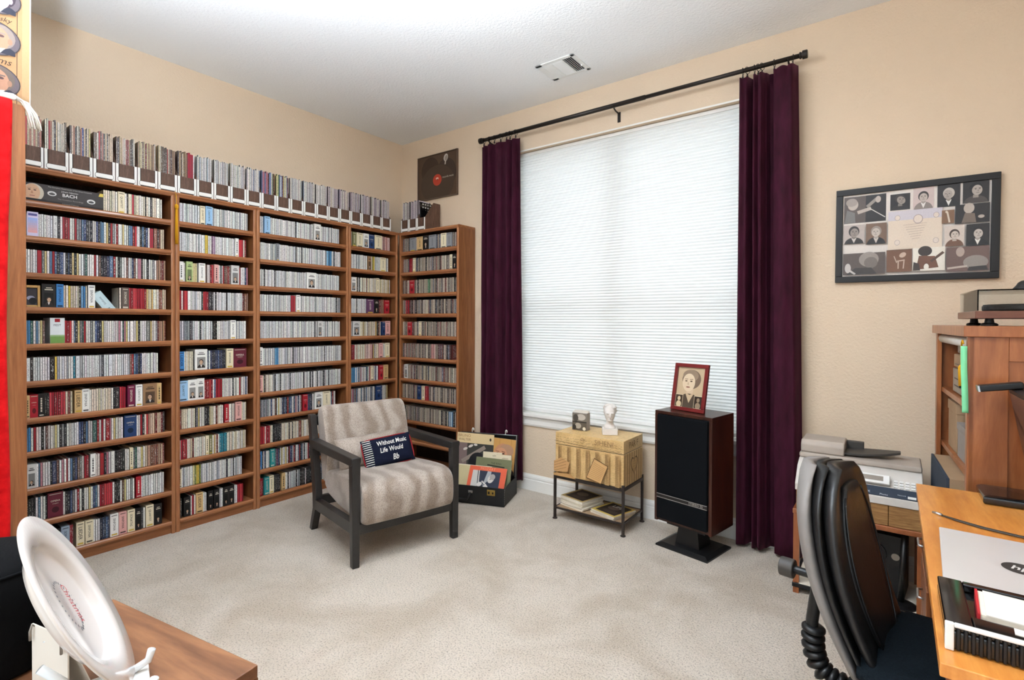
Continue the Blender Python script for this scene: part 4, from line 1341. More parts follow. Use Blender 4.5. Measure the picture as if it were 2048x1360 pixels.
# ------------------------------------------------------------------ wall pictures
# record poster near the corner
rp = thing('wall_poster', 'thin-framed dark poster of black records with a red disc label', 'poster', (0.494, -0.001, 2.670))
pw, ph_ = 0.252, 0.203
fr = MB()
for u0, u1, v0, v1 in ((-pw, pw, ph_ - 0.006, ph_), (-pw, pw, -ph_, -ph_ + 0.006), (-pw, -pw + 0.007, -ph_, ph_), (pw - 0.007, pw, -ph_, ph_)):
    fr.box(u0, u1, -0.018, 0, v0, v1)
fr.build('frame', 'frame_brown', rp)
P = Print()
w_, h_ = pw - 0.007, ph_ - 0.006
P.rect(-w_, w_, -h_, h_, (82, 62, 48))
cl = (-w_, w_, -h_, h_)
P.ell(-0.09, 0.06, 0.115, 0.125, (58, 42, 34), 36, 0, cl).ell(0.11, 0.01, 0.125, 0.135, (60, 46, 40), 36, 0, cl)
P.ell(0.0, -0.07, 0.21, 0.17, (70, 54, 44), 40, 0, cl).ell(0.0, -0.035, 0.055, 0.052, (186, 62, 44), 30).ell(0.0, -0.022, 0.018, 0.010, (226, 180, 160), 14).ell(0.0, -0.03, 0.006, 0.006, (60, 40, 34), 10)
P.text('records music', 0.135, -0.02, w=0.14, rgb=(196, 186, 172))
P.ell(0.108, 0.150, 0.026, 0.034, (198, 190, 180), 18, -0.3).ell(0.112, 0.145, 0.018, 0.026, (150, 140, 130), 16, -0.3).poly([(0.092, 0.09), (0.106, 0.09), (0.112, 0.125), (0.098, 0.125)], (186, 176, 166))
P.build('poster_print', rp, (0, -0.010, 0), mat='print_gloss')

# photo collage on the window wall
fc = thing('framed_collage', 'wide black framed collage of black and white conductor photographs', 'picture', (3.928, -0.001, 1.818))
fc.rotation_euler = (0, R(0.35), 0)
pw, ph_ = 0.334, 0.254
b = 0.032
fr = MB()
for u0, u1, v0, v1 in ((-pw, pw, ph_ - b, ph_), (-pw, pw, -ph_, -ph_ + b), (-pw, -pw + b, -ph_ + b, ph_ - b), (pw - b, pw, -ph_ + b, ph_ - b)):
    fr.box(u0, u1, -0.024, 0, v0, v1)
fr.build('frame', 'frame_black', fc, bevel=0.002)
MB().box(-pw + 0.01, pw - 0.01, -0.010, -0.002, -ph_ + 0.01, ph_ - 0.01).build('backing_board', 'paper', fc)
w_, h_ = pw - b, ph_ - b
P = Print()
P.rect(-w_, w_, -h_, h_, (224, 214, 204))
G1, G2, G3 = (92, 80, 74), (70, 60, 56), (44, 38, 36)
SK, HR = (186, 172, 160), (160, 148, 138)


def fx_(u):   # 0..1 across the mat
    return -w_ + 2 * w_ * u


def fz_(v):
    return h_ - 2 * h_ * v


def ph_rect(u0, u1, v0, v1, c):
    P.rect(fx_(u0), fx_(u1), fz_(v1), fz_(v0), c)


def ph_por(u0, u1, v0, v1, *a, **k):
    P.portrait(fx_(u0), fx_(u1), fz_(v1), fz_(v0), *a, **k)


# first: two-part conductor picture
ph_rect(0.008, 0.318, 0.02, 0.345, G1)
ph_rect(0.17, 0.318, 0.02, 0.345, G3)
P.ell(fx_(0.075), fz_(0.12), 0.024, 0.030, SK).ell(fx_(0.065), fz_(0.09), 0.026, 0.022, HR)
P.poly([(fx_(0.012), fz_(0.34)), (fx_(0.095), fz_(0.34)), (fx_(0.09), fz_(0.22)), (fx_(0.03), fz_(0.18))], (120, 116, 112))
P.line((fx_(0.11), fz_(0.22)), (fx_(0.21), fz_(0.18)), 0.018, SK).line((fx_(0.20), fz_(0.18)), (fx_(0.312), fz_(0.30)), 0.004, (210, 204, 196))
P.line((fx_(0.18), fz_(0.16)), (fx_(0.25), fz_(0.07)), 0.016, (150, 140, 130)).ell(fx_(0.26), fz_(0.08), 0.012, 0.018, SK)
ph_por(0.347, 0.485, 0.045, 0.235, G3, (150, 138, 128), (60, 52, 48), (50, 44, 42), 0.8, None, 0.0, 1.0, 0.5)
ph_por(0.505, 0.642, 0.0, 0.25, (206, 186, 180), (190, 176, 166), (60, 52, 48), (140, 128, 122), 0.0, (226, 220, 214))
ph_por(0.665, 0.81, 0.0, 0.25, G3, (170, 158, 148), (190, 180, 170), (40, 36, 34), -0.6, (226, 222, 216))
ph_por(0.825, 0.985, 0.0, 0.235, G3, (176, 164, 154), (30, 26, 26), (76, 68, 64), 0.8)
# centre letter with sketches
ph_rect(0.335, 0.70, 0.25, 0.70, (226, 208, 188))
ph_rect(0.335, 0.70, 0.25, 0.36, (206, 198, 204))
for uu, vv, rr in ((0.40, 0.33, 0.012), (0.40, 0.62, 0.012), (0.66, 0.33, 0.012), (0.66, 0.62, 0.012), (0.54, 0.36, 0.020)):
    P.ell(fx_(uu), fz_(vv), rr, rr * 1.2, (170, 154, 150), 12).ell(fx_(uu), fz_(vv), rr * 0.85, rr * 1.03, (224, 208, 194), 12)
for q in range(7):
    P.line((fx_(0.44 + 0.01 * q), fz_(0.42 + 0.028 * q)), (fx_(0.60 - 0.008 * q), fz_(0.41 + 0.028 * q)), 0.0014, (170, 150, 140))
ph_rect(0.695, 0.775, 0.29, 0.44, (130, 96, 70))
P.line((fx_(0.73), fz_(0.31)), (fx_(0.745), fz_(0.43)), 0.007, (214, 196, 176)).ell(fx_(0.725), fz_(0.31), 0.005, 0.006, (214, 196, 176), 10)
ph_rect(0.78, 0.99, 0.245, 0.455, G3)
P.ell(fx_(0.865), fz_(0.29), 0.020, 0.026, SK).poly([(fx_(0.82), fz_(0.45)), (fx_(0.91), fz_(0.45)), (fx_(0.90), fz_(0.35)), (fx_(0.84), fz_(0.34))], (120, 104, 92)).ell(fx_(0.94), fz_(0.39), 0.012, 0.008, SK)
ph_por(0.008, 0.165, 0.37, 0.60, (186, 172, 164), (150, 138, 130), (60, 52, 50), (52, 46, 44), 0.3, (200, 192, 186))
ph_por(0.175, 0.325, 0.37, 0.62, (122, 96, 78), (196, 182, 170), (150, 138, 128), (44, 38, 36), -0.2, (200, 190, 182))
ph_por(0.715, 0.84, 0.47, 0.70, (212, 196, 184), (206, 190, 176), (70, 52, 42), (118, 84, 64), 0.3)
ph_por(0.85, 0.99, 0.47, 0.71, G3, (190, 178, 168), (40, 34, 32), (36, 32, 30), 0.4, (226, 222, 216))
# bottom row
ph_rect(0.008, 0.318, 0.72, 0.98, G1)
P.ell(fx_(0.20), fz_(0.80), 0.044, 0.040, (150, 140, 132)).ell(fx_(0.215), fz_(0.84), 0.030, 0.030, (120, 110, 102)).poly([(fx_(0.03), fz_(0.978)), (fx_(0.26), fz_(0.978)), (fx_(0.22), fz_(0.90)), (fx_(0.10), fz_(0.90))], (64, 58, 54)).ell(fx_(0.045), fz_(0.90), 0.014, 0.026, (196, 190, 184)).line((fx_(0.05), fz_(0.92)), (fx_(0.10), fz_(0.975)), 0.010, (196, 190, 184))
ph_rect(0.328, 0.503, 0.705, 0.965, (118, 82, 60))
P.ell(fx_(0.44), fz_(0.77), 0.016, 0.012, (196, 170, 150), 12, 0.7).line((fx_(0.40), fz_(0.84)), (fx_(0.455), fz_(0.83)), 0.006, (196, 170, 150)).line((fx_(0.41), fz_(0.84)), (fx_(0.41), fz_(0.93)), 0.005, (196, 170, 150)).line((fx_(0.45), fz_(0.84)), (fx_(0.445), fz_(0.93)), 0.005, (196, 170, 150)).line((fx_(0.38), fz_(0.78)), (fx_(0.40), fz_(0.86)), 0.004, (196, 170, 150))
ph_rect(0.508, 0.72, 0.70, 0.965, (230, 222, 208))
P.ell(fx_(0.59), fz_(0.74), 0.028, 0.026, (66, 54, 46)).poly([(fx_(0.53), fz_(0.95)), (fx_(0.68), fz_(0.93)), (fx_(0.655), fz_(0.80)), (fx_(0.55), fz_(0.79))], (112, 76, 56)).line((fx_(0.63), fz_(0.86)), (fx_(0.71), fz_(0.76)), 0.012, (92, 68, 54)).ell(fx_(0.60), fz_(0.92), 0.010, 0.016, (230, 222, 208)).poly([(fx_(0.51), fz_(0.96)), (fx_(0.56), fz_(0.96)), (fx_(0.55), fz_(0.88)), (fx_(0.515), fz_(0.86))], (70, 58, 50))
ph_rect(0.728, 0.992, 0.715, 0.985, (112, 88, 80))
P.ell(fx_(0.815), fz_(0.77), 0.016, 0.024, (176, 156, 144)).ell(fx_(0.91), fz_(0.89), 0.046, 0.034, (150, 140, 132)).line((fx_(0.735), fz_(0.95)), (fx_(0.86), fz_(0.93)), 0.010, (186, 170, 158)).poly([(fx_(0.86), fz_(0.98)), (fx_(0.985), fz_(0.98)), (fx_(0.975), fz_(0.93)), (fx_(0.87), fz_(0.94))], (56, 50, 48))
P.build('photo_print', fc, (0, -0.0105, 0), mat='print_gloss')

# composers poster standing on the near bookcase
cp = thing('composer_poster', 'tan poster of oval composer portraits standing above the red cloth', 'poster', (1.10, -3.10, CASE_H))
cp.rotation_euler = (R(2.4), 0, PI / 2)
MB().box(-0.215, 0.215, 0.001, 0.012, 0.0, 0.82).build('board', 'white_trim', cp)
P = Print()
P.rect(-0.212, 0.212, 0.002, 0.818, (166, 128, 88)).rect(0.190, 0.212, 0.002, 0.818, (174, 140, 100)).rect(0.1745, 0.1765, 0.002, 0.818, (74, 44, 36))
for j, (zc, nm, sk, hr) in enumerate(((0.105, 'Wagner', (160, 120, 96), (96, 84, 76)), (0.262, 'Brahms', (166, 124, 98), (128, 114, 106)), (0.415, 'Stravinsky', (164, 146, 156), (56, 44, 52)), (0.57, 'Mahler', (160, 132, 112), (60, 50, 48)), (0.73, 'Schubert', (166, 138, 114), (84, 62, 48)))):
    for cx_ in (-0.105, 0.108):
        P.ell(cx_, zc, 0.078, 0.064, (52, 46, 46), 30).ell(cx_, zc, 0.0745, 0.0605, (88, 78, 82), 30)
        b4 = (cx_ - 0.062, cx_ + 0.062, zc - 0.052, zc + 0.053)
        P.ell(cx_ + 0.012, zc - 0.055, 0.066, 0.034, (38, 38, 50), 20, 0, b4).ell(cx_ + 0.012, zc + 0.010, 0.050, 0.048, hr, 22, 0, b4).ell(cx_ + 0.006, zc + 0.000, 0.040, 0.046, sk, 22, 0, b4)
        P.poly([(cx_ - 0.022, zc - 0.046), (cx_ + 0.034, zc - 0.030), (cx_ + 0.020, zc - 0.052)], (186, 182, 176))
        P.ell(cx_ + 0.047, zc - 0.002, 0.007, 0.012, tuple(int(v * 0.9) for v in sk), 10)
        for e_ in (-0.012, 0.022):
            P.ell(cx_ + e_, zc + 0.012, 0.009, 0.005, (80, 58, 56), 10).line((cx_ + e_ - 0.012, zc + 0.021), (cx_ + e_ + 0.012, zc + 0.022), 0.005, hr)
        P.ell(cx_ + 0.002, zc - 0.020, 0.016, 0.006, (84, 66, 62), 12).poly([(cx_ + 0.002, zc + 0.010), (cx_ - 0.006, zc - 0.012), (cx_ + 0.010, zc - 0.012)], tuple(int(v * 0.86) for v in sk))
    P.text(nm, 0.108, zc - 0.080, w=0.105, rgb=(58, 40, 30), shear=0.35)
P.build('poster_print', cp, (0, 0, 0))

# red velvet cloth over the near bookcase's end, white fringe
rc = thing('velvet_hanging', 'red velvet cloth with white fringe hanging down the side of the bookcase', 'cloth', (1.2165, -2.955, 0))
n, rows = 28, 44
rws = []
for j in range(rows + 1):
    g = j / rows
    z = CASE_H + 0.006 - 1.72 * g
    rg = -0.003 - 0.016 * min(1, g * 4) + 0.004 * math.sin(9 * g)
    row = []
    for i in range(n + 1):
        s = i / n
        y = rg - 0.34 * s
        x = 0.004 + 0.004 * (1 + math.sin(20 * s + 2 * g)) * min(1, 0.3 + g) + (0.006 if i else 0.0)
        row.append((x, y, z))
    rws.append(row)
top = [(-0.10, p[1], CASE_H + 0.009) for p in rws[0]]
mid_ = [(-0.004, p[1], CASE_H + 0.010) for p in rws[0]]
MB().rings([top, mid_] + rws, cap=False, closed=False).build('velvet', 'red_velvet', rc, smooth=True, solid=0.006)
MB().tube([(0.006 + 0.004 * math.sin(30 * s), 0.004 - 0.345 * s, CASE_H + 0.016) for s in [i / 40 for i in range(41)]], 0.009, 8).build('white_trim', 'cord_white', rc, smooth=True)
rf = random.Random(2)
for q in range(16):
    dy = rf.uniform(0.040, 0.075)
    dz = -rf.uniform(0.035, 0.085)
    x0 = rf.uniform(-0.03, 0.012)
    pts = [(x0, -0.03 - rf.uniform(0, 0.05), CASE_H + 0.024), (x0 + 0.004, 0.0, CASE_H + 0.020 + rf.uniform(0, 0.010)), (x0 + 0.01, dy * 0.55, CASE_H + 0.012), (x0 + 0.012, dy * 0.9, CASE_H + dz * 0.4), (x0 + 0.012, dy + 0.004, CASE_H + dz)]
    MB().tube(pts, [0.003, 0.003, 0.003, 0.0028, 0.0035], 6).build('fringe_strand', 'cord_white', rc, smooth=True)

# ------------------------------------------------------------------ armchair
AC = thing('armchair', 'taupe velvet armchair with an open black wooden frame', 'armchair', (1.262, -1.262, 0), math.atan2(-0.25, 0.968))
# local: +x forward, +y to the chair's far side (window), z up; front legs at x=.33, rear feet at x=-.37
HW = 0.318


def leg4(mb, pts_bot, z0, pts_top, z1):
    mb.rings([[(x, y, z0) for x, y in pts_bot], [(x, y, z1) for x, y in pts_top]])
    return mb


for s in (-1, 1):
    y0, y1 = s * HW - 0.024, s * HW + 0.024
    # front leg, floor to arm
    m_ = MB()
    leg4(m_, [(0.318, y0 + 0.004), (0.358, y0 + 0.004), (0.358, y1 - 0.004), (0.318, y1 - 0.004)], 0.0, [(0.308, y0), (0.362, y0), (0.362, y1), (0.308, y1)], 0.60)
    m_.build('front_leg', 'chair_frame_black', AC, bevel=0.004)
    # rear upright with splayed foot
    up_ = [(-0.300, 0.155), (-0.365, 0.0), (-0.322, 0.0), (-0.245, 0.165), (-0.235, 0.255), (-0.345, 0.735), (-0.400, 0.735), (-0.305, 0.235)]
    MB().prism(up_, y0 + 0.003, y1 - 0.003, 'y').build('rear_leg', 'chair_frame_black', AC, bevel=0.004)
    # side rail
    MB().prism([(-0.285, 0.150), (0.330, 0.185), (0.330, 0.250), (-0.262, 0.215)], y0 + 0.003, y1 - 0.003, 'y').build('side_rail', 'chair_frame_black', AC, bevel=0.003)
    # armrest
    MB().prism([(-0.335, 0.530), (0.345, 0.556), (0.362, 0.572), (0.362, 0.602), (-0.345, 0.586)], y0 - 0.004, y1 + 0.004, 'y').build('armrest', 'chair_frame_black', AC, bevel=0.006)
MB().box(0.318, 0.352, -HW + 0.02, HW - 0.02, 0.175, 0.235).build('front_rail', 'chair_frame_black', AC, bevel=0.004)
MB().box(-0.305, -0.27, -HW + 0.02, HW - 0.02, 0.165, 0.225).build('rear_rail', 'chair_frame_black', AC, bevel=0.004)
MB().box(-0.40, -0.37, -HW + 0.02, HW - 0.02, 0.66, 0.72).build('top_rail', 'chair_frame_black', AC, bevel=0.004)


def cushion(prof, half_w, n_round=5, rad=0.03, crown=0.0, bulge=0.0):
    """profile in (x, z) lofted across y with rounded ends"""
    cxp = sum(p[0] for p in prof) / len(prof)
    czp = sum(p[1] for p in prof) / len(prof)
    rings = []
    st = []
    for i in range(n_round + 1):
        t = i / n_round
        st.append((-half_w + rad * (1 - math.cos(t * PI / 2)), 1 - rad * 1.0 * (1 - math.sin(t * PI / 2)) / 0.22))
    k = 9
    st += [(-half_w + rad + (2 * half_w - 2 * rad) * i / k, 1.0) for i in range(1, k)]
    st += [(-a, b) for a, b in reversed(st[:n_round + 1])]
    for y, s in st:
        c = 1 + crown * (1 - (y / half_w) ** 2)
        rings.append([(cxp + (p[0] - cxp) * s, y, czp + (p[1] - czp) * s * c) for p in prof])
    return MB().rings(rings)


seat_prof = [(-0.262, 0.245), (-0.262, 0.372), (-0.24, 0.402), (-0.10, 0.418), (0.10, 0.440), (0.25, 0.452), (0.335, 0.448), (0.382, 0.425), (0.402, 0.385), (0.405, 0.300), (0.395, 0.238), (0.37, 0.222), (0.20, 0.232)]
cushion(seat_prof, 0.288, rad=0.028, crown=0.03).build('seat_cushion', 'chair_fabric', AC, smooth=True, subsurf=1)
back_prof = [(-0.265, 0.305), (-0.185, 0.330), (-0.160, 0.400), (-0.195, 0.560), (-0.235, 0.700), (-0.262, 0.778), (-0.295, 0.800), (-0.345, 0.792), (-0.372, 0.760), (-0.352, 0.66), (-0.300, 0.45), (-0.275, 0.34)]
cushion(back_prof, 0.288, rad=0.026).build('back_cushion', 'chair_fabric', AC, smooth=True, subsurf=1)
# loose cushions on the chair


def pillow(name, label, w, h, t, loc, rot, mat):
    r_ = thing(name, label, 'cushion', loc)
    r_.rotation_euler = rot
    n = 18
    mb = MB()
    for side in (-1, 1):
        rws_ = []
        for j in range(n + 1):
            v = -1 + 2 * j / n
            row = []
            for i in range(n + 1):
                u = -1 + 2 * i / n
                d = max(0.0, (1 - u ** 2)) ** 0.42 * max(0.0, (1 - v ** 2)) ** 0.42
                px = u * w / 2 * (1 - 0.045 * (1 - v * v) * abs(u) ** 6)
                pz = v * h / 2 * (1 - 0.06 * (1 - u * u) * abs(v) ** 6)
                row.append((px, side * t / 2 * d, pz))
            rws_.append(row if side < 0 else row[::-1])
        mb.rings(rws_, cap=False, closed=False)
    mb.build('cover', mat, r_, smooth=True)
    return r_, n, w, h, t


def on_pillow(u, v, w, h, t, off=0.0015):
    uu, vv = 2 * u / w, 2 * v / h
    d = max(0.0, (1 - uu ** 2)) ** 0.42 * max(0.0, (1 - vv ** 2)) ** 0.42
    return (u, -t / 2 * d - off, v)


# plain taupe lumbar cushion behind, navy motto cushion in front; placed in chair space
acM = Matrix.Translation(Vector(AC.location)) @ Matrix.Rotation(AC.rotation_euler[2], 4, 'Z')


def in_chair(x, y, z, yaw, lean, roll=0.0):
    M2 = acM @ Matrix.Translation(Vector((x, y, z))) @ Matrix.Rotation(yaw, 4, 'Z') @ Matrix.Rotation(lean, 4, 'X') @ Matrix.Rotation(roll, 4, 'Y')
    return M2.to_translation(), M2.to_euler()


l_, r_ = in_chair(-0.125, -0.02, 0.515, PI / 2, R(-20), R(-3))
pillow('lumbar_cushion', 'plain taupe lumbar cushion leaning on the armchair back', 0.46, 0.20, 0.09, l_, r_, 'chair_fabric')
l_, r_ = in_chair(-0.035, 0.055, 0.508, PI / 2 - 0.10, R(-24), R(-5))
pw_, ph2, pt_ = 0.335, 0.185, 0.085
mp_, *_ = pillow('motto_cushion', 'navy cushion lettered about music with a red and white striped end', pw_, ph2, pt_, l_, r_, 'navy_cloth')
# striped end
for q in range(13):
    v = -ph2 * 0.44 + q * ph2 * 0.88 / 12
    pts = [on_pillow(-pw_ / 2 + 0.006 + 0.050 * i / 6, v, pw_, ph2, pt_) for i in range(7)]
    MB().tube(pts, 0.0026, 5).build('white_stripe', 'pillow_white', mp_, smooth=True)
edge = []
for q in range(64):
    t_ = 2 * PI * q / 64
    c, s = math.cos(t_), math.sin(t_)
    edge.append((pw_ / 2 * math.copysign(abs(c) ** 0.28, c) * 0.985, 0, ph2 / 2 * math.copysign(abs(s) ** 0.28, s) * 0.985))
MB().tube(edge, 0.0042, 6, closed=True).build('red_piping', 'pillow_red', mp_, smooth=True)
for txt, u, v, w in (('Without Music', 0.025, 0.050, 0.20), ('Life Would', 0.012, 0.004, 0.155), ('Bb', 0.030, -0.050, 0.040)):
    vs_, fs, (x0, x1, y0, y1) = text_polys(txt, 0.15, 0.015)
    sc_ = w / (x1 - x0)
    b_ = MB()
    for a in vs_:
        b_.v.append(on_pillow(u + (a[0] - (x0 + x1) / 2) * sc_, v + (a[1] - (y0 + y1) / 2) * sc_ * 1.25, pw_, ph2, pt_, 0.0022))
    for f_ in fs:
        b_._face(f_)
    b_.build('lettering', 'pillow_white', mp_)

# ------------------------------------------------------------------ suitcase of records
SU = thing('suitcase', 'open black vintage suitcase with a brass lock holding records', 'suitcase', (1.335, -0.375, 0), R(19.5))
sw, sd, shh = 0.47, 0.32, 0.135
t_ = 0.008
MB().box(-sw / 2, sw / 2, -sd / 2, sd / 2, 0.004, 0.012).build('bottom', 'suitcase_black', SU)
MB().box(-sw / 2, sw / 2, -sd / 2, -sd / 2 + t_, 0.004, shh).build('front_wall', 'suitcase_black', SU, bevel=0.002)
MB().box(-sw / 2, sw / 2, sd / 2 - t_, sd / 2, 0.004, shh).build('rear_wall', 'suitcase_black', SU, bevel=0.002)
for s in (-1, 1):
    MB().box(s * sw / 2 - (t_ if s > 0 else 0), s * sw / 2 + (t_ if s < 0 else 0), -sd / 2 + t_, sd / 2 - t_, 0.004, shh).build('side_wall', 'suitcase_black', SU, bevel=0.002)
ln = R(-7)
LM = Matrix.Translation(Vector((0, sd / 2 - 0.006, shh))) @ Matrix.Rotation(ln, 4, 'X')
ld = MB().box(-sw / 2, sw / 2, -0.001, 0.007, 0.0, 0.318, LM)
lid = ld.build('lid', 'suitcase_black', SU)
lw = MB()
for x0, x1, z0, z1 in ((-sw / 2, -sw / 2 + 0.008, 0, 0.318), (sw / 2 - 0.008, sw / 2, 0, 0.318), (-sw / 2, sw / 2, 0.310, 0.318)):
    lw.box(x0, x1, -0.045, -0.001, z0, z1, LM)
lw.build('lid_rim', 'suitcase_black', lid)
tr_ = MB()
tr_.tube([tuple(LM @ Vector(p)) for p in ((sw / 2 + 0.001, -0.046, 0.002), (sw / 2 + 0.001, -0.046, 0.319), (-sw / 2, -0.046, 0.319))], 0.0022, 6)
tr_.build('lid_edging', 'steel', lid, smooth=True)
for x in (-0.14, 0.14):
    MB().tube([tuple(LM @ Vector(p)) for p in ((x, -0.03, 0.318), (x, -0.03, 0.345), (x + 0.005, -0.03, 0.355), (x + 0.012, -0.03, 0.350), (x + 0.012, -0.03, 0.335))], 0.004, 6).build('latch', 'cord_white', lid, smooth=True)
hd = MB().tube([(-0.155, -sd / 2 - 0.004, 0.085), (-0.152, -sd / 2 - 0.022, 0.062), (-0.135, -sd / 2 - 0.026, 0.040), (-0.045, -sd / 2 - 0.026, 0.040), (-0.028, -sd / 2 - 0.022, 0.062), (-0.025, -sd / 2 - 0.004, 0.085)], 0.0075, 8)
hd.build('handle', 'suitcase_black', SU, smooth=True)
for x in (-0.155, -0.025):
    MB().cbox((x, -sd / 2 - 0.003, 0.092), (0.034, 0.006, 0.018)).build('handle_mount', 'steel', SU, bevel=0.002)
lk = MB().cbox((0.135, -sd / 2 - 0.002, 0.098), (0.062, 0.005, 0.042)).build('lock_plate', 'brass', SU, bevel=0.003)
MB().cbox((0.120, -sd / 2 - 0.006, 0.098), (0.012, 0.004, 0.018)).build('lock_button', 'rod_metal', lk)
MB().cbox((0.150, -sd / 2 - 0.006, 0.098), (0.010, 0.004, 0.014)).build('lock_button', 'rod_metal', lk)
for q in range(9):
    MB().cbox((sw / 2 + 0.0005, -sd / 2 + 0.006, 0.02 + q * 0.013), (0.002, 0.004, 0.004)).build('rivet', 'steel', SU)

suM = Matrix.Translation(Vector(SU.location)) @ Matrix.Rotation(SU.rotation_euler[2], 4, 'Z')


def sleeve(label, x, y, z, lean, w, h, t, mat, draw, roll=0.0, name='record_sleeve'):
    M2 = suM @ Matrix.Translation(Vector((x, y, z))) @ Matrix.Rotation(lean, 4, 'X') @ Matrix.Rotation(roll, 4, 'Y')
    o = thing(name, label, 'record', M2.to_translation(), 0, 'records in the suitcase')
    o.rotation_euler = M2.to_euler()
    MB().box(-w / 2, w / 2, 0, t, 0, h).build('sleeve', mat, o)
    P = Print()
    draw(P, w, h)
    P.build('cover_print', o, (0, -0.0002, 0))
    return o


def d_bruno(P, w, h):
    P.rect(-w / 2, w / 2, 0, h, (120, 110, 100))
    P.rect(-w / 2, w / 2, h - 0.078, h, (226, 200, 152)).text('BRUNO', -w / 2 + 0.062, h - 0.022, w=0.105, rgb=(160, 110, 70)).text('WALTER', -w / 2 + 0.064, h - 0.052, w=0.105, rgb=(130, 96, 70)).ell(w / 2 - 0.028, h - 0.04, 0.008, 0.012, (60, 48, 40), 10)
    P.rect(-w / 2, -w / 2 + 0.09, 0, h - 0.078, (128, 108, 104)).rect(-w / 2 + 0.09, w / 2, 0, h - 0.078, (66, 64, 58))
    P.line((-w / 2 + 0.05, 0.08), (w / 2 - 0.07, h - 0.10), 0.030, (150, 136, 124)).ell(-w / 2 + 0.12, h - 0.10, 0.022, 0.010, (214, 206, 196), 12, 0.5).ell(-w / 2 + 0.075, h - 0.125, 0.020, 0.010, (214, 206, 196), 12, 0.4).ell(-w / 2 + 0.16, h - 0.088, 0.016, 0.008, (222, 214, 204), 12)
    P.ell(0.03, 0.07, 0.08, 0.09, (34, 32, 34), 20, 0, (-w / 2, w / 2, 0, h))


def d_face(P, w, h):
    P.rect(-w / 2, w / 2, 0, h, (206, 156, 88)).rect(-0.02, -0.017, 0, h, (180, 130, 70)).rect(0.075, 0.078, 0, h, (180, 130, 70))
    P.ell(0.015, h - 0.135, 0.078, 0.098, (196, 140, 106), 26).ell(0.04, h - 0.090, 0.060, 0.050, (180, 140, 112), 22).ell(0.0, h - 0.145, 0.055, 0.075, (206, 150, 116), 24)
    for e_ in (-0.03, 0.018):
        P.ell(e_, h - 0.115, 0.012, 0.006, (80, 52, 40), 10).line((e_ - 0.014, h - 0.100), (e_ + 0.014, h - 0.102), 0.005, (110, 76, 58))
    P.poly([(-0.008, h - 0.115), (-0.022, h - 0.16), (0.006, h - 0.16)], (170, 112, 84)).line((-0.03, h - 0.185), (0.012, h - 0.185), 0.008, (140, 70, 60))
    P.ell(0.0, 0.0, 0.12, 0.07, (40, 36, 38), 20, 0, (-w / 2, w / 2, 0, h))


def d_olive(P, w, h):
    P.rect(-w / 2, w / 2, 0, h, (122, 124, 92)).line((-0.05, h - 0.052), (0.09, h - 0.060), 0.009, (44, 44, 36)).text('THE RING', 0.02, h - 0.036, w=0.085, rgb=(56, 56, 44))


def d_cream(P, w, h):
    P.rect(-w / 2, w / 2, 0, h, (206, 190, 146)).rect(-w / 2, w / 2, h - 0.006, h, (232, 222, 196))


def d_orange(P, w, h):
    P.rect(-w / 2, w / 2, 0, h, (226, 96, 62))
    u0, u1, v0, v1 = -w / 2 + 0.03, w / 2 - 0.045, 0.02, h - 0.032
    P.rect(u0, u1, v0, v1, (44, 48, 66)).poly([(u0, v0), (u0 + 0.075, v0), (u0 + 0.055, v1), (u0, v1)], (206, 200, 192)).poly([(u0 + 0.06, v0), (u0 + 0.066, v0), (u0 + 0.046, v1), (u0 + 0.040, v1)], (40, 40, 50))
    P.poly([(u0 + 0.095, v0 + 0.08), (u0 + 0.15, v0 + 0.14), (u0 + 0.15, v1), (u0 + 0.12, v1)], (170, 170, 172))
    P.ell(0.035, v1 - 0.055, 0.024, 0.034, (214, 206, 198), 16, -0.4).ell(0.045, v1 - 0.040, 0.022, 0.022, (170, 160, 154), 14).ell(0.030, v1 - 0.060, 0.004, 0.003, (50, 44, 44), 8)
    P.line((-0.035, v0 + 0.115), (0.005, v1 - 0.105), 0.010, (214, 206, 198)).ell(-0.05, v0 + 0.09, 0.022, 0.016, (222, 214, 206), 12, 0.5).ell(0.0, v0 + 0.075, 0.020, 0.014, (222, 214, 206), 12).text('MOZART', 0.0, h - 0.016, w=0.12, rgb=(240, 150, 110))


def d_box(P, w, h):
    P.rect(-w / 2, w / 2, 0, h, (214, 196, 156)).rect(-w / 2, w / 2, h - 0.045, h, (228, 216, 186)).text('edition', w / 2 - 0.05, h - 0.025, w=0.05, rgb=(120, 96, 64))


plain('sleeve_paper', (206, 190, 160), 0.6, 0.3)
sleeve('cream topped conductor record sleeve lettered BRUNO WALTER in the suitcase', -0.105, 0.105, 0.150, R(-6), 0.31, 0.305, 0.006, 'sleeve_paper', d_bruno, R(1.0))
sleeve('yellow record sleeve with a large face in the suitcase lid', 0.108, 0.112, 0.160, R(-6), 0.225, 0.270, 0.005, 'sleeve_paper', d_face, R(3))
sleeve('cream boxed record set standing behind the olive green sleeve', 0.050, 0.062, 0.016, R(-10), 0.155, 0.31, 0.016, 'sleeve_paper', d_box)
sleeve('cream boxed record set below the yellow face sleeve', 0.150, 0.036, 0.016, R(-10), 0.125, 0.302, 0.016, 'sleeve_paper', d_box)
sleeve('olive green record sleeve with dark lettering in the suitcase', 0.075, -0.004, 0.016, R(-13), 0.29, 0.280, 0.006, 'sleeve_paper', d_olive, R(1.5))
sleeve('plain cream record sleeve partly behind the orange one', -0.075, -0.050, 0.016, R(-22), 0.29, 0.232, 0.006, 'sleeve_paper', d_cream, R(0.6))
sleeve('orange bordered record sleeve with a violinist photograph at the suitcase front', 0.045, -0.094, 0.016, R(-30), 0.30, 0.245, 0.006, 'sleeve_paper', d_orange, R(1.0))


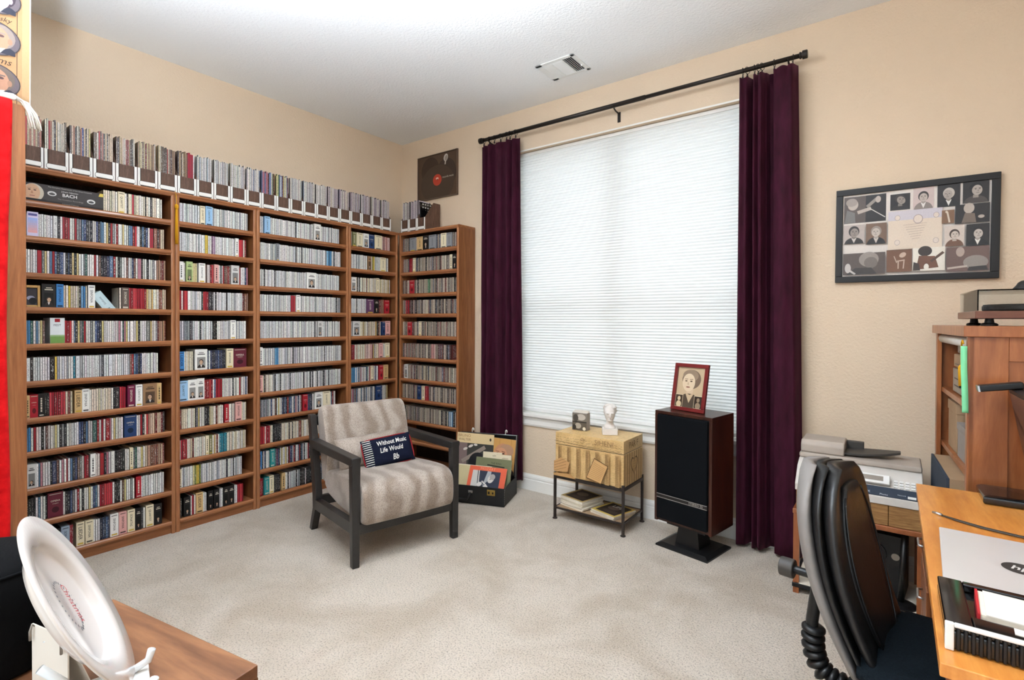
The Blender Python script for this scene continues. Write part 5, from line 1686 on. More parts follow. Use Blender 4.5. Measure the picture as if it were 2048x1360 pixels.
# ------------------------------------------------------------------ side table (iron stand) with decorated box
SX0, SX1, SY0, SY1 = 1.997, 2.512, -0.397, -0.080
ST = thing('iron_stand', 'dark iron stand on thin legs carrying the decorated box', 'stand', ((SX0 + SX1) / 2, (SY0 + SY1) / 2, 0))
hx, hy = (SX1 - SX0) / 2, (SY1 - SY0) / 2
q_ = 0.0075
for sx in (-1, 1):
    for sy in (-1, 1):
        x, y = sx * (hx - q_), sy * (hy - q_)
        lg = MB().box(x - q_, x + q_, y - q_, y + q_, 0.004, 0.318).build('leg', 'iron', ST)
        MB().lathe([(0.017, 0.0), (0.017, 0.004), (0.010, 0.008), (0.008, 0.012)], 14, (x, y, 0)).build('foot', 'iron', lg)
for sy in (-1, 1):
    y = sy * (hy - q_)
    MB().box(-hx + 2 * q_, hx - 2 * q_, y - q_, y + q_, 0.280, 0.300).build('top_rail', 'iron', ST)
    MB().box(-hx + 2 * q_, hx - 2 * q_, y - 0.005, y + 0.005, 0.070, 0.082).build('shelf_rail', 'iron', ST)
for sx in (-1, 1):
    x = sx * (hx - q_)
    MB().box(x - q_, x + q_, -hy + 2 * q_, hy - 2 * q_, 0.280, 0.300).build('top_rail', 'iron', ST)
    MB().box(x - 0.005, x + 0.005, -hy + 2 * q_, hy - 2 * q_, 0.070, 0.082).build('shelf_rail', 'iron', ST)
MB().box(-hx + 0.012, hx - 0.012, -hy + 0.012, hy - 0.012, 0.074, 0.080).build('shelf', 'tan_card', ST)
MB().box(-hx + 0.012, hx - 0.012, -hy + 0.012, hy - 0.012, 0.294, 0.3005).build('deck', 'iron', ST)

BX = thing('decorated_box', 'tan box printed with old handwriting and a heart, on the iron stand', 'box', (2.2555, -0.237, 0.3008))
bw, bd = 0.250, 0.150
MB().box(-bw, bw, -bd, bd, 0.0, 0.208).build('body', 'box_paper', BX, bevel=0.002)
MB().box(-bw, bw, -bd, bd, 0.2115, 0.293).build('lid', 'box_paper', BX, bevel=0.002)
MB().box(-bw + 0.002, bw - 0.002, -bd + 0.002, bd - 0.002, 0.2075, 0.212).build('lid_gap', 'rod_metal', BX)
P = Print()
INK = (96, 70, 40)
rs_ = random.Random(4)
for i in range(7):
    u = -bw + 0.02 + i * 0.072
    P.rect(u, u + 0.030, 0.004, 0.204, (184, 148, 98))
    zz = 0.012
    while zz < 0.196:
        P.rect(u + rs_.uniform(0.002, 0.008), u + rs_.uniform(0.016, 0.028), zz, zz + 0.0022, (128, 98, 62))
        zz += 0.0062
P.poly([(-bw + 0.002, 0.02), (-0.12, 0.03), (-0.075, 0.0025), (-bw + 0.002, 0.0025)], (196, 150, 96)).poly([(-bw + 0.004, 0.10), (-0.19, 0.13), (-0.125, 0.105), (-0.14, 0.04), (-bw + 0.004, 0.03)], (202, 156, 104))
for i in range(4):
    P.line((-bw + 0.008, 0.035 + i * 0.018), (-0.15, 0.070 + i * 0.020), 0.0018, INK)
card = [(0.005, 0.032), (0.105, 0.010), (0.152, 0.125), (0.060, 0.160)]
P.poly([(0.0, 0.028), (0.108, 0.004), (0.158, 0.128), (0.058, 0.167)], (110, 80, 48)).poly(card, (212, 168, 112))
for i in range(9):
    a = i / 9
    P.line((0.016 + 0.048 * a, 0.044 + 0.105 * a), (0.100 + 0.040 * a, 0.026 + 0.090 * a), 0.0014, (140, 104, 64))
P.build('letter_print', BX, (0, -bd - 0.0004, 0))
P = Print()
for i in range(3):
    zz = 0.228 + i * 0.018
    pts = [(-bw + 0.006 + 0.0075 * j, zz + 0.004 * math.sin(j * 1.3 + i) * rs_.uniform(0.4, 1)) for j in range(66)]
    for a, b in zip(pts, pts[1:]):
        if rs_.random() < (0.82 if i < 2 else 0.5):
            P.line(a, b, 0.0016, (112, 84, 50))
P.text('Op.', -0.03, 0.268, w=0.035, rgb=INK, shear=0.3).text('SIHENI', 0.12, 0.265, w=0.13, rgb=(150, 118, 78))
P.line((-bw + 0.002, 0.238), (0.02, 0.225), 0.002, (60, 40, 26)).line((0.02, 0.225), (bw - 0.004, 0.222), 0.002, (60, 40, 26))
P.build('script_print', BX, (0, -bd - 0.0004, 0))
P = Print()
for i in range(8):
    P.rect(-bd + 0.010 + i * 0.036, -bd + 0.026 + i * 0.036, 0.004, 0.204, (176, 140, 92))
heart = []
for i in range(40):
    t_ = 2 * PI * i / 40
    heart.append((0.010 + 0.0030 * 16 * math.sin(t_) ** 3, 0.118 + 0.0036 * (13 * math.cos(t_) - 5 * math.cos(2 * t_) - 2 * math.cos(3 * t_) - math.cos(4 * t_))))
P.poly([(0.010 + (a - 0.010) * 1.16, 0.116 + (b - 0.116) * 1.16) for a, b in heart][::-1], INK).poly(heart[::-1], (206, 166, 112))
for i in range(4):
    P.line((-0.01, 0.09 + i * 0.016), (0.034, 0.09 + i * 0.016), 0.0014, (150, 114, 72))
P.text('PAR F', 0.0, 0.255, w=0.14, rgb=(128, 94, 58))
P.build('heart_print', BX, (bw + 0.0004, 0, 0), (0, 0, PI / 2))

# photo block and plaster bust on the box
PBZ = 0.3008 + 0.2938
pb = thing('photo_block', 'small block of black and white photo cards on the decorated box', 'photo block', (2.120, -0.262, PBZ), R(4))
MB().box(-0.055, 0.055, 0.0, 0.055, 0, 0.120).build('block', 'grey_card', pb, bevel=0.002)
for i in range(3):
    MB().box(-0.054, 0.056, 0.006 + i * 0.015, 0.014 + i * 0.015, 0.1205, 0.128 + i * 0.003).build('card', 'card_white', pb)
P = Print()
P.rect(-0.054, 0.054, 0.062, 0.118, (126, 118, 106)).ell(0.012, 0.092, 0.034, 0.022, (190, 182, 170), 16).ell(-0.028, 0.085, 0.020, 0.026, (80, 74, 66), 14).rect(-0.054, 0.054, 0.056, 0.062, (36, 32, 30))
P.rect(-0.054, 0.054, 0.002, 0.056, (92, 84, 72)).ell(-0.01, 0.032, 0.024, 0.020, (170, 160, 146), 14).ell(-0.038, 0.022, 0.014, 0.018, (56, 50, 44), 12).ell(0.036, 0.014, 0.012, 0.012, (226, 216, 196), 12)
P.build('photograph', pb, (0, -0.0004, 0))

bu = thing('plaster_bust', 'white plaster composer bust on a square base atop the decorated box', 'bust', (2.335, -0.235, PBZ), R(30))
MB().box(-0.050, 0.050, -0.042, 0.042, 0, 0.040).build('base', 'plaster', bu, bevel=0.002)


def blob(mb, c, r_, n=14):
    rr = []
    c = (c[0] * 1.22, c[1] * 1.22, 0.098 + (c[2] - 0.098) * 1.22)
    r_ = tuple(v * 1.22 for v in r_)
    for j in range(n + 1):
        ph = -PI / 2 + PI * j / n
        rr.append([(c[0] + r_[0] * max(0.02, math.cos(ph)) * math.cos(2 * PI * i / 18), c[1] + r_[1] * max(0.02, math.cos(ph)) * math.sin(2 * PI * i / 18), c[2] + r_[2] * math.sin(ph)) for i in range(18)])
    mb.rings(rr)


hb = MB()
# chest flare and neck, face towards -y/+x
hb.rings([[(a[0] * 0.040, a[1] * 0.034, 0.040) for a in se(18, 1, 1, 2.4)], [(a[0] * 0.038, a[1] * 0.032, 0.052) for a in se(18, 1, 1, 2.4)], [(a[0] * 0.028, a[1] * 0.026, 0.066) for a in se(18, 1, 1, 2.2)], [(a[0] * 0.023, a[1] * 0.024 - 0.001, 0.085) for a in se(18, 1, 1)], [(a[0] * 0.024, a[1] * 0.026 - 0.003, 0.105) for a in se(18, 1, 1)]])
blob(hb, (0, -0.004, 0.128), (0.029, 0.036, 0.040))
blob(hb, (0, 0.004, 0.140), (0.034, 0.036, 0.034))
blob(hb, (0, -0.042, 0.122), (0.0070, 0.011, 0.014))
blob(hb, (0, -0.032, 0.106), (0.012, 0.008, 0.006))
blob(hb, (0, -0.030, 0.097), (0.013, 0.010, 0.008))
blob(hb, (0, -0.034, 0.136), (0.022, 0.008, 0.006))
rb2 = random.Random(8)
for i in range(26):
    an = rb2.uniform(0.15 * PI, 0.85 * PI) if i % 3 else rb2.uniform(0, 2 * PI)
    el = rb2.uniform(-0.35, 1.2) if i % 3 else rb2.uniform(0.5, 1.3)
    blob(hb, (0.036 * math.cos(an) * math.cos(el), 0.006 + 0.038 * math.sin(an) * math.cos(el), 0.140 + 0.036 * math.sin(el)), (0.0125, 0.0125, 0.009), 8)
ho = hb.build('head', 'plaster', bu, smooth=True)
rmz = ho.modifiers.new('remesh', 'REMESH')
rmz.mode = 'VOXEL'
rmz.voxel_size = 0.0022
rmz.use_smooth_shade = True
sm_ = ho.modifiers.new('smooth', 'SMOOTH')
sm_.factor = 0.5
sm_.iterations = 1

# magazines on the lower shelf
mgp = [(196, 170, 96), (206, 186, 150), (186, 176, 166), (220, 206, 180)]
mpos = {'stacked under the box beside the thin stand leg': (2.135, -0.245, R(-14), 9), 'stacked under the box towards the black loudspeaker': (2.375, -0.265, R(-16), 4)}
for wi, (who, (mx_, my_, ma, nn)) in enumerate(mpos.items()):
    for i in range(nn):
        zt = 0.0802 + i * 0.0070
        lab = f"{'top' if i == nn - 1 else nth(i + 1) + ' from the bottom'} magazine {who}"
        o = thing('magazine', lab, 'magazine', (mx_ + random.uniform(-0.006, 0.006), my_ + random.uniform(-0.006, 0.006), zt), ma + random.uniform(-0.03, 0.03), 'magazines on the stand shelf')
        MB().box(-0.100, 0.100, -0.105, 0.105, 0, 0.0066).build('pages', 'paper', o)
        if i == nn - 1:
            P = Print()
            P.rect(-0.100, 0.100, -0.105, 0.105, (206, 176, 92) if wi else (196, 168, 110)).rect(-0.080, 0.084, -0.085, 0.090, (52, 42, 34))
            P.ell(-0.01, 0.02, 0.045, 0.035, (110, 92, 80), 18).ell(0.01, -0.04, 0.06, 0.025, (70, 58, 50), 16)
            if wi:
                P.text('LIFE', 0.0, 0.05, w=0.08, rgb=(206, 204, 196), bold=0.02)
            P.build('cover_print', o, (0, 0, 0.0070), (R(-90), 0, 0))

# ------------------------------------------------------------------ loudspeaker by the window
def loudspeaker(label, loc, rz, wd, dp, z0, z1, top_mat, side_mat):
    r_ = thing('loudspeaker', label, 'loudspeaker', loc, rz, 'tall walnut loudspeakers')
    hw, hd_ = wd / 2, dp / 2
    t_ = 0.018
    MB().box(-hw, hw, -hd_ + 0.012, hd_, z0, z0 + t_).build('bottom_panel', side_mat, r_)
    MB().box(-hw, hw, -hd_, hd_, z1 - t_, z1).build('top_panel', top_mat, r_, bevel=0.0015)
    for s in (-1, 1):
        MB().box(s * hw - (t_ if s > 0 else 0), s * hw + (t_ if s < 0 else 0), -hd_, hd_, z0, z1 - t_).build('side_panel', side_mat, r_)
    MB().box(-hw + t_, hw - t_, hd_ - 0.012, hd_ - 0.002, z0 + t_, z1 - t_).build('back_panel', 'black_plastic', r_)
    MB().box(-hw + t_, hw - t_, -hd_ + 0.002, -hd_ + 0.014, z0 + t_, z1 - t_).build('baffle', 'black_plastic', r_)
    zs = z0 + (z1 - z0) * 0.215
    g1 = MB().box(-hw + 0.022, hw - 0.022, -hd_ - 0.016, -hd_ + 0.006, zs + 0.030, z1 - 0.022).build('grille', 'grille_cloth', r_, bevel=0.004)
    g2 = MB().box(-hw + 0.022, hw - 0.022, -hd_ - 0.016, -hd_ + 0.006, z0 + 0.022, zs).build('grille', 'grille_cloth', r_, bevel=0.004)
    pl = MB().box(-hw + 0.022, hw - 0.022, -hd_ - 0.012, -hd_ + 0.002, zs + 0.001, zs + 0.029).build('name_strip', 'hifi_dark', r_)
    for z in (zs + 0.003, zs + 0.024):
        MB().box(-hw + 0.022, hw - 0.022, -hd_ - 0.0135, -hd_ - 0.0115, z, z + 0.003).build('metal_line', 'steel', pl)
    P = Print()
    P.text('STEREO 55', hw - 0.09, 0.0, w=0.085, rgb=(196, 192, 184))
    P.build('lettering', pl, (0, -hd_ - 0.0122, zs + 0.015))
    MB().box(-hw + 0.06, hw - 0.06, -hd_ + 0.04, hd_ - 0.04, z0 - 0.020, z0).build('stand_plate', 'black_plastic', r_)
    MB().rings([[(a, b, 0.022) for a, b in ((-0.075, -0.07), (0.075, -0.07), (0.075, 0.07), (-0.075, 0.07))], [(a, b, z0 - 0.02) for a, b in ((-0.06, -0.06), (0.06, -0.06), (0.06, 0.06), (-0.06, 0.06))]]).build('stand_column', 'black_plastic', r_)
    MB().rings([[(a, b, 0.0) for a, b in ((-0.165, -0.145), (0.165, -0.145), (0.165, 0.145), (-0.165, 0.145))], [(a, b, 0.010) for a, b in ((-0.165, -0.145), (0.165, -0.145), (0.165, 0.145), (-0.165, 0.145))], [(a, b, 0.022) for a, b in ((-0.14, -0.12), (0.14, -0.12), (0.14, 0.12), (-0.14, 0.12))]]).build('stand_base', 'black_plastic', r_)
    return r_


loudspeaker('tall walnut loudspeaker with black grille and silver stripe, by the purple curtain', (2.902, -0.272, 0), R(-11.4), 0.362, 0.262, 0.148, 0.812, 'speaker_walnut', 'speaker_walnut')
loudspeaker('walnut loudspeaker seen from above, carrying the white plate', (2.985, -3.200, 0), R(180 + 9.6), 0.376, 0.290, 0.195, 0.860, 'walnut_veneer', 'walnut_veneer')

# framed portrait on the loudspeaker
pf = thing('framed_photograph', 'mahogany framed sepia portrait of a woman standing on the loudspeaker', 'photo frame', (2.872, -0.300, 0.8125), R(-15))
lean = Matrix.Rotation(R(-11), 4, 'X')
w2, h2, b2 = 0.112, 0.285, 0.022
fr = MB()
for u0, u1, v0, v1 in ((-w2, w2, h2 - b2, h2), (-w2, w2, 0, b2), (-w2, -w2 + b2, b2, h2 - b2), (w2 - b2, w2, b2, h2 - b2)):
    fr.box(u0, u1, -0.012, 0.006, v0, v1, lean)
fr.build('frame', 'mahogany', pf, bevel=0.002)
MB().box(-w2 + 0.006, w2 - 0.006, 0.002, 0.007, 0.006, h2 - 0.006, lean).build('backing_board', 'hifi_dark', pf)
MB().prism([(0.040, 0.16), (0.044, 0.165), (0.105, 0.0), (0.095, 0.0)], -0.025, 0.025, 'x').build('easel_leg', 'hifi_dark', pf)
P = Print()
iw, iz0, iz1 = w2 - b2, b2, h2 - b2
P.rect(-iw, iw, iz0, iz1, (196, 172, 140))
P.ell(0.0, iz0, 0.086, 0.085, (84, 72, 60), 26, 0, (-iw, iw, iz0, iz1)).poly([(-0.022, 0.105), (0.020, 0.105), (0.024, 0.145), (-0.022, 0.145)], (206, 182, 152)).poly([(-0.030, 0.112), (0.0, 0.05), (0.030, 0.112), (0.0, 0.098)], (196, 172, 140))
P.ell(0.004, 0.192, 0.062, 0.058, (118, 100, 84), 28).ell(-0.004, 0.214, 0.052, 0.036, (146, 126, 106), 24).ell(-0.012, 0.172, 0.042, 0.054, (218, 196, 166), 26)
for e_ in (-0.030, 0.004):
    P.ell(e_, 0.180, 0.0085, 0.004, (84, 66, 54), 10).line((e_ - 0.011, 0.191), (e_ + 0.011, 0.192), 0.0035, (120, 98, 80))
P.poly([(-0.016, 0.178), (-0.022, 0.158), (-0.008, 0.158)], (190, 166, 138)).ell(-0.014, 0.144, 0.014, 0.004, (128, 84, 72), 12)
for u0, u1, c1, c2 in ((-iw, -iw + 0.050, (72, 60, 48), (206, 182, 146)), (iw - 0.055, iw, (60, 50, 42), (150, 130, 106))):
    P.rect(u0, u1, iz0, iz0 + 0.075, (222, 202, 168)).rect(u0 + 0.002, u1 - 0.002, iz0 + 0.002, iz0 + 0.072, c1)
    P.ell((u0 + u1) / 2, iz0 + 0.050, 0.010, 0.013, c2, 14).ell((u0 + u1) / 2, iz0 + 0.016, 0.017, 0.020, c2, 16, 0, (u0 + 0.003, u1 - 0.003, iz0 + 0.002, iz0 + 0.07))
P.build('photograph', pf, (0, 0, 0), (R(-11), 0, 0), mat='print_gloss')

# ------------------------------------------------------------------ plate, card and black cushion on the near loudspeaker
SPZ = 0.8605
PLC = Vector((3.037, -3.1985, 0.991))
nrm = Vector((math.cos(R(-106.4)) * math.cos(R(-26.6)), math.sin(R(-106.4)) * math.cos(R(-26.6)), math.sin(R(-26.6))))   # towards the plate's underside
pl = thing('plate', 'white porcelain plate showing its stamped underside, propped on a clear stand', 'plate', PLC)
pl.rotation_euler = nrm.to_track_quat('Z', 'Y').to_euler()
r0 = 0.122
prof = [(0.0005, 0.0150), (0.070, 0.0150), (0.074, 0.0172), (0.078, 0.0172), (0.082, 0.0125), (0.088, 0.0055), (0.100, 0.0022), (r0, -0.0005), (r0 + 0.0006, -0.0022), (r0, -0.0035), (0.100, -0.0012), (0.0850, 0.0018), (0.0805, 0.0085), (0.076, 0.0112), (0.0005, 0.0115)]
MB().lathe(prof, 72, cap=False).build('dish', 'porcelain', pl, smooth=True)
# printed emblem in the well: two rows of small lettering round a red name
view = (CAM_LOC - PLC).normalized()
ax_ = nrm.cross(view).normalized()
if ax_.z > 0:
    ax_ = -ax_
yb_ = nrm
zb_ = ax_.cross(yb_).normalized()
Mw = Matrix((ax_, yb_, zb_)).transposed()
Ml = pl.rotation_euler.to_matrix().inverted() @ Mw
P = Print(0.0001)
for rr, n_, col_, sz in ((1.0, 30, (92, 92, 96), 0.0024), (0.80, 26, (150, 150, 152), 0.0014)):
    for i in range(n_):
        an = 2 * PI * i / n_
        P.ell(0.034 * rr * math.cos(an), 0.026 * rr * math.sin(an), sz, sz * 0.7, col_, 5, an)
P.text('Christmas', 0.0, 0.0, w=0.054, h=0.016, rgb=(186, 62, 70), shear=0.35)
P.build('emblem', pl, (0.0, 0.0, 0.0113), Ml.to_euler())
# clear stand
sd_ = thing('plate_stand', 'clear acrylic plate stand under the white plate', 'plate stand', (3.055, -3.205, SPZ), R(-16))
MB().box(-0.055, 0.055, -0.03, 0.075, 0.0, 0.005).build('base_plate', 'white_plastic', sd_, bevel=0.002)
for s in (-1, 1):
    MB().tube([(s * 0.036, -0.026, 0.005), (s * 0.036, -0.022, 0.03), (s * 0.036, -0.004, 0.055), (s * 0.036, -0.030, 0.085)], 0.005, 10).build('rear_arm', 'acrylic_white', sd_, smooth=True)
    MB().tube([(s * 0.036, -0.01, 0.005), (s * 0.036, 0.025, 0.008), (s * 0.036, 0.060, 0.010), (s * 0.036, 0.074, 0.016), (s * 0.036, 0.078, 0.030)], 0.005, 10).build('front_hook', 'acrylic_white', sd_, smooth=True)
# white card standing behind the plate
cd = thing('place_card', 'blank white folded card standing behind the plate', 'card', (3.0254, -3.2240, SPZ), R(13.4))
MB().box(-0.039, 0.039, 0.0, 0.0016, 0.0, 0.099).build('front_leaf', 'card_white', cd)
MB().rings([[(-0.039, 0.0012, 0.0985), (-0.039, 0.0016, 0.099), (0.039, 0.0016, 0.099), (0.039, 0.0012, 0.0985)], [(-0.039, 0.034, 0.0), (-0.039, 0.0356, 0.0), (0.039, 0.0356, 0.0), (0.039, 0.034, 0.0)]]).build('rear_leaf', 'card_white', cd)
for x in (-0.034, 0.034):
    MB().tube([(x, 0.003, 0.094), (x, -0.002, 0.100), (x, -0.004, 0.092), (x - 0.002, -0.003, 0.080)], 0.0016, 6).build('clip', 'hifi_silver', cd, smooth=True)
bc = thing('black_cushion', 'black rounded cloth-covered form standing behind the white plate', 'cushion', (2.835, -3.262, SPZ), R(10))
rings = []
for a, b, z in ((0.080, 0.080, 0.0), (0.086, 0.086, 0.006), (0.088, 0.088, 0.05), (0.088, 0.088, 0.10), (0.084, 0.084, 0.132), (0.072, 0.072, 0.150), (0.045, 0.045, 0.160), (0.010, 0.010, 0.163)):
    rings.append([(p[0], p[1], z) for p in se(36, a, b, 2.5)])
MB().rings(rings).build('cover', 'black_cloth', bc, smooth=True)
MB().tube([(p[0], p[1], 0.140) for p in se(36, 0.0815, 0.0815, 2.5)], 0.002, 6, closed=True).build('seam', 'black_cloth', bc, smooth=True)


# ------------------------------------------------------------------ desk
DX, DY0, DY1, DZ = 3.930, -2.222, -0.965, 0.750
DXR = 4.72
DK = thing('desk', 'honey brown wooden desk with a pale worn edge, carrying the laptop', 'desk', (DX, DY0, 0))
dw, dl = DXR - DX, DY1 - DY0
MB().box(0, dw, 0, dl, DZ - 0.026, DZ).build('desk_top', 'desk_wood', DK, bevel=0.0025)
MB().box(0.010, dw - 0.01, 0.010, dl - 0.01, DZ - 0.046, DZ - 0.026).build('top_moulding', 'desk_side_wood', DK, bevel=0.004)
MB().box(0.022, dw - 0.02, 0.020, 0.045, 0.0, DZ - 0.046).build('end_panel', 'desk_side_wood', DK)
MB().box(0.055, dw - 0.06, 0.014, 0.020, 0.08, DZ - 0.13).build('raised_panel', 'desk_side_wood', DK, bevel=0.004)
ped = MB().box(0.030, dw - 0.02, dl - 0.420, dl - 0.022, 0.0, DZ - 0.046).build('pedestal', 'desk_side_wood', DK)
for z0, z1 in ((0.06, 0.34), (0.355, 0.515), (0.53, 0.685)):
    dr = MB().box(0.016, 0.030, dl - 0.395, dl - 0.045, z0, z1).build('drawer_front', 'desk_side_wood', DK, bevel=0.003)
    MB().tube([(0.016, dl - 0.26, (z0 + z1) / 2), (0.002, dl - 0.255, (z0 + z1) / 2), (0.002, dl - 0.185, (z0 + z1) / 2), (0.016, dl - 0.18, (z0 + z1) / 2)], 0.004, 6).build('handle', 'steel', dr, smooth=True)
MB().box(dw - 0.03, dw - 0.015, 0.045, dl - 0.42, 0.15, DZ - 0.046).build('modesty_panel', 'desk_side_wood', DK)

# laptop
LP = thing('laptop', 'closed silver laptop with a dark oval logo on its lid', 'laptop', (3.953, -1.925, DZ + 0.0005), R(-2.0))
ll, lw_ = 0.412, 0.285
MB().box(0.0, lw_, 0.0, ll, 0.003, 0.012).build('base', 'hifi_silver', LP, bevel=0.003)
lidp = MB().box(-0.001, lw_ + 0.001, -0.001, ll + 0.001, 0.0145, 0.0215).build('lid', 'laptop_silver', LP, bevel=0.003)
MB().box(0.004, lw_ - 0.004, 0.003, ll - 0.003, 0.0115, 0.0148).build('hinge_gap', 'hifi_dark', LP)
MB().box(0.001, 0.012, -0.0015, ll * 0.9, 0.004, 0.010).build('side_ports', 'hifi_dark', LP)
for x in (0.03, lw_ - 0.03):
    for y in (0.03, ll - 0.03):
        MB().lathe([(0.008, 0), (0.007, 0.003)], 10, (x, y, 0)).build('rubber_foot', 'black_plastic', LP)
P = Print()
P.ell(0, 0, 0.034, 0.034, (58, 54, 52), 36).text('hp', 0.0, -0.001, w=0.036, rgb=(214, 208, 204), shear=0.28, bold=0.015)
P.build('logo', lidp, (lw_ * 0.5, ll * 0.5, 0.0218), (R(-90), 0, R(0)))

# black ribbed document unit holding a red book, at the desk front
DU = thing('desk_organizer', 'glossy black desk unit with white rim and ribbed front holding a book', 'desk organizer', (3.940, -2.168, DZ + 0.0005), R(0))
uw, ud, uh = 0.300, 0.215, 0.050
MB().box(0.0, uw, 0.006, ud, 0.0, uh - 0.016).build('body', 'gloss_black', DU, bevel=0.004)
tf = MB()
tf.box(0, 0.040, 0.006, ud, uh - 0.016, uh).box(uw - 0.04, uw, 0.006, ud, uh - 0.016, uh).box(0.040, uw - 0.04, 0.006, 0.050, uh - 0.016, uh).box(0.040, uw - 0.04, ud - 0.018, ud, uh - 0.016, uh)
tf.build('top_frame', 'gloss_black', DU, bevel=0.003)
rm_ = MB()
rm_.box(0.0, 0.013, -0.002, 0.008, 0.0, uh).box(uw - 0.013, uw, -0.002, 0.008, 0.0, uh).box(0.013, uw - 0.013, -0.002, 0.008, uh - 0.007, uh)
rm_.build('white_rim', 'white_plastic', DU, bevel=0.002)
for i in range(26):
    x = 0.016 + i * 0.0103
    MB().box(x, x + 0.0062, 0.0, 0.0075, 0.002, uh - 0.008).build('rib', 'black_plastic', DU, bevel=0.0015, seg=1)
BKx = thing('book', 'red covered book with pale pages lying in the black desk unit', 'book', (3.990, -2.110, DZ + uh - 0.0145), R(-3))
MB().box(0, 0.20, 0.0, 0.118, 0.0, 0.003).build('back_cover', 'book_red', BKx)
MB().box(0.004, 0.20, 0.003, 0.115, 0.003, 0.018).build('pages', 'paper', BKx)
MB().box(0.0, 0.004, 0.0, 0.118, 0.0, 0.020).build('spine', 'book_red', BKx)
MB().box(0.012, 0.198, 0.002, 0.116, 0.018, 0.0205).build('front_cover', 'card_white', BKx)
lbl = thing('paper_slip', 'small white paper slip on the black desk unit', 'paper', (4.06, -2.138, DZ + uh + 0.0006), R(-4))
MB().box(-0.024, 0.024, -0.012, 0.012, 0, 0.0012).build('sheet', 'card_white', lbl)

# thin cable with a metal tip
cb = thing('cable', 'thin grey cable with a metal tip lying across the desk', 'cable', (3.967, -1.335, DZ))
MB().tube([(0.014, 0.002, 0.004), (0.05, -0.030, 0.004), (0.10, -0.058, 0.004), (0.17, -0.078, 0.004), (0.26, -0.090, 0.004), (0.36, -0.092, 0.004), (0.50, -0.06, 0.004)], 0.0024, 6).build('cord', 'cable', cb, smooth=True)
MB().tube([(0.022, 0.002, 0.0035), (0.06, -0.022, 0.0035), (0.11, -0.047, 0.0035), (0.18, -0.066, 0.0035), (0.26, -0.078, 0.0035)], 0.0016, 6).build('cord', 'black_plastic', cb, smooth=True)
MB().tube([(-0.006, 0.016, 0.0045), (0.004, 0.010, 0.0045), (0.016, 0.001, 0.0045)], [0.0028, 0.0044, 0.0044], 8).build('metal_tip', 'steel', cb, smooth=True)

# monitor with glossy base
MO = thing('monitor', 'black monitor on a glossy black stand at the desk edge', 'monitor', (4.100, -1.112, DZ + 0.0005), R(1))
MB().rings([[(a, b, z) for a, b in ((0.0 + e, 0.0 + e), (0.24, 0.0 + e), (0.24, 0.165 - e), (0.0 + e, 0.165 - e))] for z, e in ((0.0, 0.004), (0.006, 0.0), (0.022, 0.0), (0.030, 0.012))]).build('stand_base', 'gloss_black', MO, bevel=0.003)
MB().box(0.115, 0.185, 0.07, 0.11, 0.03, 0.22).build('stand_neck', 'hifi_silver', MO, bevel=0.004)
MM = Matrix.Translation(Vector((0.124, 0.0, 0.125))) @ Matrix.Rotation(R(-10), 4, 'Y')
MB().box(0.0, 0.030, -0.26, 0.165, 0.0, 0.250, MM).build('panel', 'hifi_dark', MO, bevel=0.004)
MB().box(-0.0012, 0.0005, -0.245, 0.150, 0.015, 0.236, MM).build('screen', 'gloss_black', MO)
MB().box(0.03, 0.055, -0.14, 0.12, 0.04, 0.20, MM).build('rear_housing', 'black_plastic', MO, bevel=0.008)
cmm = MB().box(-0.082, 0.03, 0.085, 0.130, 0.252, 0.274, MM).build('camera_bar', 'black_plastic', MO, bevel=0.004)
MB().box(-0.086, -0.081, 0.085, 0.130, 0.253, 0.273, MM).build('bar_cap', 'steel', cmm)

# ------------------------------------------------------------------ hi-fi cabinet
CB_RZ = math.atan2(0.05, 0.88)
CB = thing('hifi_cabinet', 'tall reddish brown hi-fi cabinet with a panelled side and open shelves', 'cabinet', (4.078, -0.912, 0), CB_RZ)
cd_, cwid, chh = 0.50, 0.83, 1.296     # depth along local x, width along local y
MB().box(-0.018, cd_ + 0.01, -0.022, cwid + 0.02, chh, chh + 0.039).build('top_board', 'cabinet_wood', CB, bevel=0.002)
MB().box(0, 0.045, 0, 0.022, 0, chh).build('corner_stile', 'cabinet_wood', CB)
for y0 in (0.0, cwid - 0.022):
    MB().box(0.0, cd_, y0 + 0.004, y0 + 0.018, 0, chh).build('side_panel', 'cabinet_wood', CB)
st_ = MB().box(0.0, 0.105, -0.004, 0.004, 0.0, chh).build('side_stile', 'cabinet_wood', CB, bevel=0.0015)
MB().box(cd_ - 0.09, cd_, -0.004, 0.004, 0.0, chh).build('side_stile', 'cabinet_wood', CB, bevel=0.0015)
MB().box(0.1055, cd_ - 0.0905, -0.004, 0.004, chh - 0.085, chh).build('side_rail', 'cabinet_wood', CB, bevel=0.0015)
MB().box(0.1055, cd_ - 0.0905, -0.004, 0.004, 0.0, 0.10).build('side_rail', 'cabinet_wood', CB, bevel=0.0015)
MB().box(cd_ - 0.012, cd_ - 0.002, 0.02, cwid - 0.02, 0.02, chh).build('back_panel', 'bookcase_back', CB)
for y0, y1 in ((-0.004, 0.030), (cwid - 0.045, cwid + 0.002)):
    MB().box(-0.004, 0.014, y0, y1, 0, chh).build('front_stile', 'cabinet_wood', CB, bevel=0.0015)
for z in (0.08, 0.48, 0.775, 1.035):
    MB().box(0.016, cd_ - 0.014, 0.022, cwid - 0.022, z - 0.022, z).build('shelf', 'cabinet_wood', CB)
cbM = Matrix.Translation(Vector(CB.location)) @ Matrix.Rotation(CB_RZ, 4, 'Z')


def in_cab(x, y, z):
    return cbM @ Vector((x, y, z))


